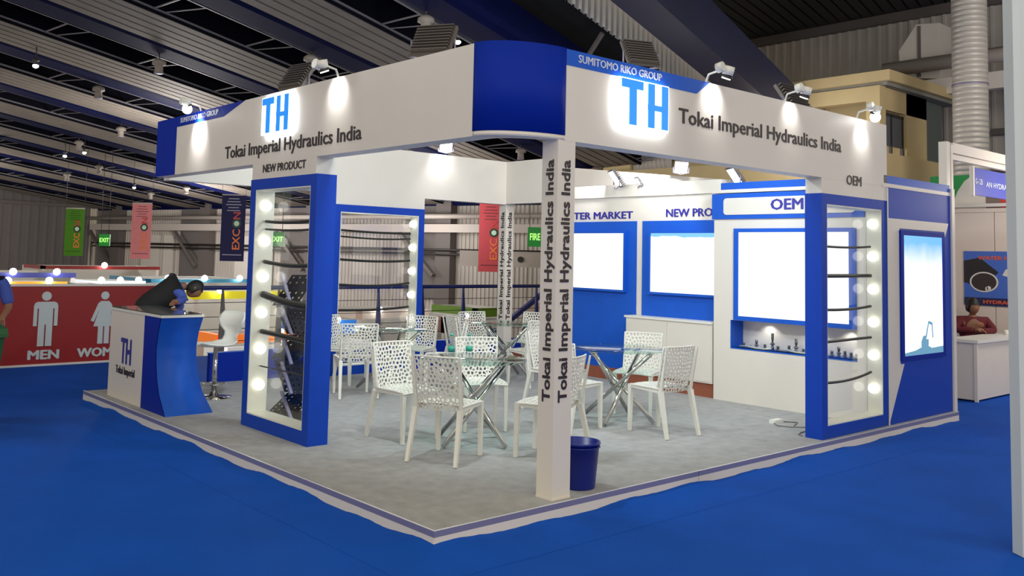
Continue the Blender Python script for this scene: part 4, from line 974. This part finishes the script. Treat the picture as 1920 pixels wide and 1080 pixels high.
def flood(p, d, label, sc=1.0, lit=False, tilt=.6):
    p = Vector(p); d = Vector(d).normalized(); s = d.cross(Vector((0, 0, 1))).normalized(); n = (d*math.cos(tilt)-Vector((0, 0, 1))*math.sin(tilt)); up = s.cross(n)
    r = empty('finned_floodlight', p, 0, label, 'floodlight', 'finned floodlights on the stand frame')
    w, h = .17*sc, .15*sc
    part('housing', FLOODG, r, lambda b: b.add([p+s*a*w+up*c*h+n*o for o in (0, .03*sc) for a, c in ((-1, -1), (1, -1), (1, 1), (-1, 1))], [(0, 3, 2, 1), (4, 5, 6, 7), (0, 1, 5, 4), (1, 2, 6, 5), (2, 3, 7, 6), (3, 0, 4, 7)]))
    def fins(b):
        for k in range(9):
            c = (-.88+.22*k)*h; b.add([p+s*a*w*.9+up*(c+e)-n*o for o in (0, .035*sc) for a, e in ((-1, -.005), (1, -.005), (1, .005), (-1, .005))], [(0, 3, 2, 1), (4, 5, 6, 7), (0, 1, 5, 4), (1, 2, 6, 5), (2, 3, 7, 6), (3, 0, 4, 7)])
    part('cooling_fins', FLOODG, r, fins)
    part('bracket', ALU, r, lambda b: (b.tube([p-s*w*1.08, p-s*w*1.08-Vector((0, 0, .13*sc)), p-Vector((0, 0, .17*sc)), p+s*w*1.08-Vector((0, 0, .13*sc)), p+s*w*1.08], .008, 6)))
    part('lamp_face', LEDW if lit else emis('floodlight_face', (255, 255, 250), 3), r, lambda b: b.add([p+s*a*w*.85+up*c*h*.85+n*.031*sc for a, c in ((-1, -1), (1, -1), (1, 1), (-1, 1))], [(0, 1, 2, 3)]))
flood((.80, 3.35, 3.43), (1, .2, 0), 'finned floodlight behind the left fascia above its TH letters')
flood((.80, 1.2, 3.43), (1, .6, 0), 'finned floodlight behind the left fascia near the blue corner', 1.0)
flood((2.25, .32, 3.43), (.4, 1, 0), 'finned floodlight behind the right fascia above its TH letters', .85)
flood((4.6, .32, 3.36), (0, 1, 0), 'finned floodlight behind the right fascia near its right end', 1.1)
flood((6.05, 3.85, 2.86), (-.7, .5, 0), 'black floodlight mounted on the right beam above AFTER MARKET', .9)
flood((6.10, 3.5, 2.80), (-.7, .5, 0), 'small black floodlight beside the larger one on the right beam', .45)
flood((6.05, 1.95, 2.80), (-.7, .5, 0), 'black floodlight standing on top of the OEM block', .8)
flood((4.87, 6.16, 3.36), (-.55, -.83, 0), 'bright lit floodlight above the white rear fascia', .62, True, .35)
flood((9.35, 5.25, 3.36), (-.6, -.8, 0), 'bright lit floodlight above the white fascia of the stand behind', .75, True, .5)

# ------------------------------------------------------------------ neighbouring stand on the right
ns = empty('neighbour_stand', (11, .6, 0), 0, 'pale neighbouring stand at the right with white walls and gantry', 'booth')
NW = mat('warm_white_wall', (226, 210, 198), .6)
part('back_wall', NW, ns, lambda b: b.box((11.5, -.9, 0), (11.58, 1.0, 2.6)))
part('back_wall', NW, ns, lambda b: b.box((11.5, 1.01, 0), (11.58, 3.6, 2.6)))
part('wall_strip', NW, ns, lambda b: b.box((11.47, -.9, 2.6), (11.6, 3.6, 2.66)))
part('gantry_post', WHITE, ns, lambda b: (b.box((8.37, .42, 0), (8.47, .52, 3.33)), b.box((8.50, .42, 0), (8.56, .52, 3.30))))
part('gantry_beam', WHITE, ns, lambda b: (b.box((8.56, .42, 3.20), (13, .52, 3.33)), b.box((8.56, .44, 3.12), (13, .50, 3.19))))
part('lower_rail', WHITE, ns, lambda b: (b.box((11.42, -.9, 2.68), (11.5, 3.6, 2.73)),))
hd = empty('arched_signboard', (11.6, 1, 2.6), 0, 'white and green arched signboard with a red end above the neighbouring stand', 'sign')
part('board', WHITE, hd, lambda b: b.box((11.62, -.6, 2.55), (11.66, 2.0, 3.2)))
part('green_arc', mat('bright_green', (24, 150, 70), .5), hd, lambda b: b.prism([(2.0, 2.75), (2.0, 3.2), (1.35, 3.2), (1.48, 3.1), (1.58, 2.95), (1.64, 2.8), (1.66, 2.66)], 'x', 11.612, 11.62))
part('grey_patch', mat('warm_grey', (128, 112, 106), .5), hd, lambda b: b.box((11.612, .95, 2.55), (11.62, 1.16, 2.9)))
part('red_patch', mat('signal_red', (216, 60, 48), .5), hd, lambda b: b.box((11.61, .3, 2.55), (11.62, .949, 3.0)))
bsn = empty('hanging_blue_sign', (9.9, .45, 2.7), 0, 'small blue stand number sign hanging under the white gantry', 'sign')
part('board', mat('violet_blue', (74, 84, 180), .5), bsn, lambda b: b.box((9.26, .44, 2.71), (10.9, .47, 3.07)))
part('white_edge', WHITE, bsn, lambda b: b.box((9.22, .43, 2.69), (9.26, .48, 3.09)))
text('G-12B', (9.30, .44, 2.86), (1, 0, 0), (0, 0, 1), .24, .07, SILVTXT, bsn)
text('AN HYDRAULICS', (9.66, .44, 2.84), (1, 0, 0), (0, 0, 1), 1.1, .07, SILVTXT, bsn)
ps = empty('hose_poster', (11.48, 1.1, 1.18), 0, 'blue poster showing a black hose end behind the seated person', 'poster')
PB = mat('poster_blue', (70, 108, 200), .5); PD = mat('poster_navy', (34, 36, 84), .5); PO = mat('poster_orange', (226, 96, 52), .5)
part('sheet', PB, ps, lambda b: b.box((11.485, .3, 1.17), (11.498, 1.45, 2.0)))
part('lower_band', PD, ps, lambda b: b.box((11.481, .3, 1.17), (11.485, 1.45, 1.29)))
part('hose_body', mat('poster_black', (40, 34, 38), .5), ps, lambda b: b.prism([(1.45, 1.85), (1.22, 1.90), (.95, 1.68), (1.2, 1.45), (1.45, 1.52)], 'x', 11.481, 11.485))
def ell(b, y, z, ry, rz_, x0, x1): b.prism([(y+ry*math.cos(2*PI*i/24), z+rz_*math.sin(2*PI*i/24)) for i in range(24)], 'x', x0, x1)
part('hose_ring', WHITE, ps, lambda b: ell(b, 1.16, 1.53, .205, .155, 11.479, 11.481))
part('hose_bore', mat('poster_brown', (58, 46, 44), .5), ps, lambda b: ell(b, 1.16, 1.53, .18, .135, 11.477, 11.479))
part('hose_coupling', WHITE, ps, lambda b: (ell(b, 1.09, 1.44, .03, .03, 11.475, 11.477), ell(b, 1.12, 1.43, .02, .03, 11.475, 11.477)))
part('product_picture', WHITE, ps, lambda b: b.prism([(.90, 1.64), (.85, 1.73), (.7, 1.75), (.7, 1.58)], 'x', 11.481, 11.485))
text('WATER HOSE BO', (11.485, 1.24, 1.87), (0, -1, 0), (0, 0, 1), .78, .055, PO, ps, bold=.04)
text('HYDRAULIC S', (11.481, 1.17, 1.205), (0, -1, 0), (0, 0, 1), .62, .05, PO, ps, bold=.04)
nc = empty('white_reception_desk', (9.9, .6, 0), 0, 'white box desk of the neighbouring stand in front of the seated person', 'desk')
part('body', WHITE, nc, lambda b: b.box((9.29, .46, .02), (10.9, .80, .76)))
part('desktop', WHITEP, nc, lambda b: b.box((9.25, .42, .76), (10.95, .84, .80)))
part('corner_post', WHITE, nc, lambda b: b.box((9.27, .44, 0), (9.31, .48, .76)))
part('corner_post', WHITE, nc, lambda b: b.box((9.27, .78, 0), (9.31, .82, .76)))
cup = MB().lathe([(.03, 0), (.035, .07), (.03, .07), (.026, .01), (0, .01)], (10.75, .6, .80), 14).build('small_cup', WHITEP); tag(cup, 'small pale cup at the right end of the neighbouring desk', 'cup')
# pale post at the right edge of the picture
rp_ = empty('edge_partition_post', (2.9, -2.2, 0), 0, 'tall pale grey partition post at the right edge of the picture', 'partition')
PG = mat('pale_grey_post', (204, 212, 214), .5)
part('post', PG, rp_, lambda b: b.prism([(2.80, -2.25), (3.05, -2.468), (3.11, -2.398), (2.86, -2.18)], 'z', 0, 4.2))
part('edge_strip', PG, rp_, lambda b: b.prism([(2.79, -2.258), (2.83, -2.29), (2.89, -2.22), (2.85, -2.18)], 'z', 0, 4.2))

# ------------------------------------------------------------------ people
def skin(name, pts, edges, m, parent=None, sub=2):
    """pts: {key:(x,y,z,r)}; grown with Skin + Subdivision into one surface"""
    keys = list(pts); idx = {k: i for i, k in enumerate(keys)}
    me = bpy.data.meshes.new(name); me.from_pydata([pts[k][:3] for k in keys], [(idx[a], idx[b]) for a, b in edges], []); me.update()
    o = bpy.data.objects.new(name, me); COL.objects.link(o)
    md = o.modifiers.new('skin', 'SKIN'); me.skin_vertices or None
    o.modifiers.remove(md); bpy.context.view_layer.objects.active = o
    md = o.modifiers.new('skin', 'SKIN')
    if not me.skin_vertices:
        bm = bmesh.new(); bm.from_mesh(me); bm.verts.layers.skin.verify(); bm.to_mesh(me); bm.free()
    for i, k in enumerate(keys):
        r = pts[k][3]; r = r if isinstance(r, tuple) else (r, r)
        me.skin_vertices[0].data[i].radius = r; me.skin_vertices[0].data[i].use_root = (i == 0)
    md.use_smooth_shade = True
    s = o.modifiers.new('sub', 'SUBSURF'); s.levels = sub; s.render_levels = sub
    bpy.context.view_layer.update(); dg = bpy.context.evaluated_depsgraph_get()
    nm = bpy.data.meshes.new_from_object(o.evaluated_get(dg)); nm.materials.clear(); nm.materials.append(m)
    for p in nm.polygons: p.use_smooth = True
    o.modifiers.clear(); o.data = nm
    if parent is not None:
        nm.transform(parent_mw(parent).inverted()); o.parent = parent
    return o
def head(b, c, f, up, s=1.0):
    """face-shaped head: c centre, f facing, up crown direction"""
    f = Vector(f).normalized(); up = (Vector(up)-f*Vector(up).dot(f)).normalized(); sd = f.cross(up); c = Vector(c)
    vs = []; fs = []; n, R = 20, 14
    for i in range(1, R):
        ph = PI*i/R
        for k in range(n):
            an = 2*PI*k/n; x = math.sin(ph)*math.cos(an); y = math.sin(ph)*math.sin(an); z = math.cos(ph)
            rx, ry, rz_ = .095, .075, .115
            if z < -.2: ry *= 1+.30*(z+.2); rx *= 1+.12*(z+.2)
            q = Vector((x*rx, y*ry, z*rz_))
            if x > .85 and -.35 < z < .1: q.x += .018*(1-abs(z+.13)/.25)       # nose
            if x > .6 and .08 < z < .3 and .15 < abs(y) < .5: q.x -= .008      # eye sockets
            if x > .8 and -.62 < z < -.42: q.x += .006                          # lips
            vs.append(c+(f*q.x+sd*q.y+up*q.z)*s)
    t = len(vs); vs += [c+up*.115*s, c-up*.105*s]
    for i in range(R-2):
        for k in range(n): k2 = (k+1) % n; fs.append((i*n+k, (i+1)*n+k, (i+1)*n+k2, i*n+k2))
    for k in range(n): k2 = (k+1) % n; fs.append((t, k, k2)); fs.append((t+1, (R-2)*n+k2, (R-2)*n+k))
    b.add(vs, fs, True)
    for sg in (-1, 1): b.ball(tuple(c+sd*sg*.077*s-f*.005*s), .022*s, 8, (.6, .5, 1))
def hair(b, c, f, up, s=1.0):
    f = Vector(f).normalized(); up = (Vector(up)-f*Vector(up).dot(f)).normalized(); sd = f.cross(up); c = Vector(c)
    vs = []; fs = []; n, R = 20, 10
    for i in range(R+1):
        ph = (.02+.70*i/R)*PI
        for k in range(n):
            an = 2*PI*k/n; x = math.sin(ph)*math.cos(an); y = math.sin(ph)*math.sin(an); z = math.cos(ph)
            lim = .30 if x > .35 else -.6
            z2 = max(z, lim); q = Vector((x*.104-.006, y*.085, z2*.127+.004)); vs.append(c+(f*q.x+sd*q.y+up*q.z)*s)
    for i in range(R):
        for k in range(n): k2 = (k+1) % n; fs.append((i*n+k, (i+1)*n+k, (i+1)*n+k2, i*n+k2))
    fs.append(tuple(range(n))); b.add(vs, fs, True)
def hand(b, w, d, n, s=1.0, side=1):
    """w wrist, d direction, n back-of-hand normal: palm, four curled fingers, thumb"""
    w = Vector(w); d = Vector(d).normalized(); n = Vector(n).normalized(); a = d.cross(n)*side
    b.tube([w-d*.01, w+d*.03*s, w+d*.085*s], [.026*s, .036*s, .034*s], 10)
    for i, L in enumerate((.068, .078, .072, .056)):
        o = w+d*.08*s+a*(-.027+.018*i)*s
        b.tube([o, o+d*L*.45*s-n*.006, o+d*L*.8*s-n*.022*s, o+d*L*.9*s-n*.038*s], [.0095*s, .009*s, .008*s, .006*s], 7)
    o = w+d*.03*s-a*.03*s
    b.tube([o, o-a*.022*s+d*.02*s-n*.008, o-a*.028*s+d*.045*s-n*.016*s], [.011*s, .010*s, .007*s], 7)
BLUESH = mat('blue_shirt', (62, 84, 170), .8, noise=.05); VEST = mat('black_vest', (18, 18, 24), .8, noise=.1); MAROON = mat('maroon_shirt', (96, 24, 36), .8, noise=.08); TROU = mat('dark_trousers', (30, 32, 44), .85)

# person bending over the counter
p1 = empty('person', (.75, 6.78, 0), 0, 'person in black vest and blue shirt bending over the left reception counter', 'person')
body = {'pel': (.66, 6.72, .93, (.14, .12)), 'wst': (.78, 6.70, 1.05, (.135, .11)), 'cst': (.93, 6.67, 1.19, (.15, .12)), 'nek': (1.12, 6.62, 1.29, .055), 'nk2': (1.19, 6.60, 1.285, .05),
        'rsh': (1.03, 6.49, 1.235, .06), 'rel': (1.06, 6.38, 1.13, .042), 'rwr': (.90, 6.2, 1.115, .028), 'lsh': (1.02, 6.84, 1.235, .06), 'lel': (1.22, 6.84, 1.02, .042), 'lwr': (1.05, 6.55, .99, .028),
        'rhp': (.62, 6.62, .88, .10), 'rkn': (.66, 6.62, .48, .065), 'ran': (.55, 6.62, .09, .042), 'rto': (.72, 6.60, .04, .035), 'lhp': (.62, 6.84, .88, .10), 'lkn': (.70, 6.86, .48, .065), 'lan': (.60, 6.86, .09, .042), 'lto': (.77, 6.86, .04, .035)}
bed = [('pel', 'wst'), ('wst', 'cst'), ('cst', 'nek'), ('nek', 'nk2'), ('cst', 'rsh'), ('rsh', 'rel'), ('rel', 'rwr'), ('cst', 'lsh'), ('lsh', 'lel'), ('lel', 'lwr'), ('pel', 'rhp'), ('rhp', 'rkn'), ('rkn', 'ran'), ('ran', 'rto'), ('pel', 'lhp'), ('lhp', 'lkn'), ('lkn', 'lan'), ('lan', 'lto')]
skin('body', body, bed, SKIN, p1)
def grow(keys, add, names=None): return {k: tuple(body[k][:3])+((tuple(r+add for r in body[k][3]) if isinstance(body[k][3], tuple) else body[k][3]+add),) for k in keys}
sh = grow(['cst', 'wst', 'nek', 'rsh', 'rel', 'lsh', 'lel', 'rwr', 'lwr'], .014); sh['nek'] = sh['nek'][:3]+(.075,)
skin('shirt', sh, [('cst', 'wst'), ('cst', 'nek'), ('cst', 'rsh'), ('rsh', 'rel'), ('rel', 'rwr'), ('cst', 'lsh'), ('lsh', 'lel'), ('lel', 'lwr')], BLUESH, p1)
vs_ = grow(['cst', 'pel', 'wst'], .062); vs_['vn'] = (1.05, 6.64, 1.255, .075); skin('vest', vs_, [('cst', 'wst'), ('wst', 'pel'), ('cst', 'vn')], VEST, p1)
tr = grow(['pel', 'rhp', 'rkn', 'ran', 'lhp', 'lkn', 'lan'], .02); skin('trousers', tr, [('pel', 'rhp'), ('rhp', 'rkn'), ('rkn', 'ran'), ('pel', 'lhp'), ('lhp', 'lkn'), ('lkn', 'lan')], TROU, p1)
hf = (.62, -.35, -.70); hu = (.75, -.1, .66); hc = (1.275, 6.575, 1.245)
part('face', SKIN, p1, lambda b: head(b, hc, hf, hu, .98))
part('hair', HAIR, p1, lambda b: hair(b, hc, hf, hu, .98))
part('hand', SKIN, p1, lambda b: hand(b, (.90, 6.2, 1.118), (-.75, -.65, -.05), (0, 0, 1), .95))
part('hand', SKIN, p1, lambda b: hand(b, (1.05, 6.55, .99), (-.8, -.6, .1), (0, 0, 1), .95, -1))

# seated person at the neighbouring desk
p2 = empty('person', (10.82, 1.05, 0), 0, 'seated person in a maroon shirt with arms folded on the white desk', 'person')
c0 = Vector((10.80, 1.08, 0)); FW = Vector((-.80, -.60, 0)); SD = Vector((.60, -.80, 0))
def L(f, s, z): v = c0+FW*f+SD*s; return (v.x, v.y, z)
b2 = {'pel': L(-.05, 0, .50)+((.15, .12),), 'wst': L(-.02, 0, .66)+((.13, .11),), 'cst': L(.02, 0, .86)+((.155, .11),), 'nek': L(.02, 0, 1.02)+(.062,), 'nk2': L(.035, 0, 1.08)+(.055,),
      'rsh': L(.02, .19, .965)+(.064,), 'rel': L(.12, .26, .83)+(.044,), 'rwr': L(.30, .06, .845)+(.028,), 'lsh': L(.02, -.19, .965)+(.064,), 'lel': L(.12, -.26, .83)+(.044,), 'lwr': L(.29, -.04, .85)+(.028,),
      'rhp': L(0, .09, .48)+(.085,), 'rkn': L(.24, .12, .47)+(.06,), 'ran': L(.20, .12, .08)+(.04,), 'rto': L(.30, .12, .03)+(.03,), 'lhp': L(0, -.09, .48)+(.085,), 'lkn': L(.24, -.12, .47)+(.06,), 'lan': L(.20, -.12, .08)+(.04,), 'lto': L(.30, -.12, .03)+(.03,)}
skin('body', b2, bed, SKIN, p2)
def grow2(keys, add): return {k: tuple(b2[k][:3])+((tuple(r+add for r in b2[k][3]) if isinstance(b2[k][3], tuple) else b2[k][3]+add),) for k in keys}
skin('shirt', grow2(['cst', 'wst', 'pel', 'nek', 'rsh', 'rel', 'rwr', 'lsh', 'lel', 'lwr'], .014), [('cst', 'wst'), ('wst', 'pel'), ('cst', 'nek'), ('cst', 'rsh'), ('rsh', 'rel'), ('rel', 'rwr'), ('cst', 'lsh'), ('lsh', 'lel'), ('lel', 'lwr')], MAROON, p2)
skin('trousers', grow2(['pel', 'rhp', 'rkn', 'ran', 'lhp', 'lkn', 'lan'], .018), [('pel', 'rhp'), ('rhp', 'rkn'), ('rkn', 'ran'), ('pel', 'lhp'), ('lhp', 'lkn'), ('lkn', 'lan')], TROU, p2)
hc2 = L(.05, 0, 1.175); hf2 = (-.55, -.85, -.12)
part('face', SKIN, p2, lambda b: head(b, hc2, hf2, (0, 0, 1), 1.06))
part('hair', HAIR, p2, lambda b: hair(b, hc2, hf2, (0, 0, 1), 1.06))
part('hand', SKIN, p2, lambda b: hand(b, L(.30, .06, .845), (-.1, 1, 0), (0, 0, 1), .95))
part('hand', SKIN, p2, lambda b: hand(b, L(.29, -.04, .85), (.3, -1, 0), (0, 0, 1), .95, -1))
part('shirt_pocket', mat('tan_pocket_trim', (176, 96, 60), .7), p2, lambda b: b.bar(L(.175, .10, .93), L(.18, .02, .93), .01, .01, .012))
st = empty('office_chair', L(-.05, 0, 0), 0, 'dark chair under the person in the maroon shirt', 'chair')
part('seat', BLACK, st, lambda b: b.box(L(-.2, 0, .36), (L(-.2, 0, 0)[0]+0, L(-.2, 0, 0)[1]+.001, .40)) if False else b.lathe([(.22, .33), (.22, .375)], L(-.02, 0, 0), 20))
for i in range(4):
    an = PI/4+PI/2*i; q = Vector(L(-.02, 0, 0))
    part('leg', DGREY, st, lambda b: b.bar(q+Vector((.18*math.cos(an), .18*math.sin(an), 0)), q+Vector((.15*math.cos(an), .15*math.sin(an), .34)), .03))

# person and wheeled bin at the left picture edge
p3 = empty('person', (-1.31, 5.86, 0), 0, 'person in black vest and blue sleeve at the left edge, behind the green bin', 'person')
b3 = {}
c3 = Vector((-1.26, 5.86, 0)); F3 = Vector((-.35, -.94, 0)); S3 = Vector((-.94, .35, 0))
def M(f, s, z): v = c3+F3*f+S3*s; return (v.x, v.y, z)
b3 = {'pel': M(0, 0, .92)+((.14, .11),), 'wst': M(0, 0, 1.08)+((.125, .10),), 'cst': M(0, 0, 1.27)+((.15, .11),), 'nek': M(0, 0, 1.45)+(.052,), 'nk2': M(.01, 0, 1.51)+(.048,),
      'rsh': M(0, .19, 1.39)+(.058,), 'rel': M(.02, .25, 1.12)+(.042,), 'rwr': M(.20, .2, .98)+(.028,), 'lsh': M(0, -.19, 1.39)+(.058,), 'lel': M(.02, -.26, 1.13)+(.042,), 'lwr': M(.20, -.22, 1.0)+(.028,),
      'rhp': M(0, .10, .88)+(.09,), 'rkn': M(.03, .11, .48)+(.06,), 'ran': M(0, .11, .08)+(.04,), 'rto': M(.14, .12, .03)+(.032,), 'lhp': M(0, -.10, .88)+(.09,), 'lkn': M(.03, -.11, .48)+(.06,), 'lan': M(0, -.11, .08)+(.04,), 'lto': M(.14, -.12, .03)+(.032,)}
body = b3
skin('body', b3, bed, SKIN, p3)
skin('shirt', grow(['cst', 'wst', 'nek', 'rsh', 'rel', 'lsh', 'lel'], .016), [('cst', 'wst'), ('cst', 'nek'), ('cst', 'rsh'), ('rsh', 'rel'), ('cst', 'lsh'), ('lsh', 'lel')], BLUESH, p3)
vv = grow(['cst', 'wst', 'pel'], .032); vv['vn'] = M(0, 0, 1.40)+(.10,); skin('vest', vv, [('cst', 'wst'), ('wst', 'pel'), ('cst', 'vn')], VEST, p3)
skin('trousers', grow(['pel', 'rhp', 'rkn', 'ran', 'lhp', 'lkn', 'lan'], .02), [('pel', 'rhp'), ('rhp', 'rkn'), ('rkn', 'ran'), ('pel', 'lhp'), ('lhp', 'lkn'), ('lkn', 'lan')], TROU, p3)
part('face', SKIN, p3, lambda b: head(b, M(.03, 0, 1.61), F3, (0, 0, 1)))
part('hair', HAIR, p3, lambda b: hair(b, M(.03, 0, 1.61), F3, (0, 0, 1)))
part('hand', SKIN, p3, lambda b: hand(b, M(.20, .2, .98), (-.2, -1, -.2), (0, 0, 1)))
part('hand', SKIN, p3, lambda b: hand(b, M(.20, -.22, 1.0), (-.2, -1, -.2), (0, 0, 1), 1, -1))
wb_ = empty('wheeled_bin', (-1.46, 5.3, 0), 0, 'green wheeled waste bin at the left edge of the picture', 'bin')
part('body', GREENP, wb_, lambda b: b.add([(-1.66, 5.18, .05), (-1.26, 5.18, .05), (-1.26, 5.52, .05), (-1.66, 5.52, .05), (-1.72, 5.08, .88), (-1.20, 5.08, .88), (-1.20, 5.52, .88), (-1.72, 5.52, .88)], [(0, 3, 2, 1), (4, 5, 6, 7), (0, 1, 5, 4), (1, 2, 6, 5), (2, 3, 7, 6), (3, 0, 4, 7)]))
part('lid', GREENP, wb_, lambda b: b.prism([(5.04, .88), (5.54, .88), (5.54, .92), (5.5, 1.0), (5.08, .96), (5.04, .91)], 'x', -1.74, -1.18))
for xx in (-1.68, -1.24): part('wheel', BLACK, wb_, lambda b: b.tube([(xx-.03, 5.5, .10), (xx+.03, 5.5, .10)], .10, 18))
part('handle', BLACK, wb_, lambda b: b.tube([(-1.7, 5.56, .95), (-1.22, 5.56, .95)], .016, 8))
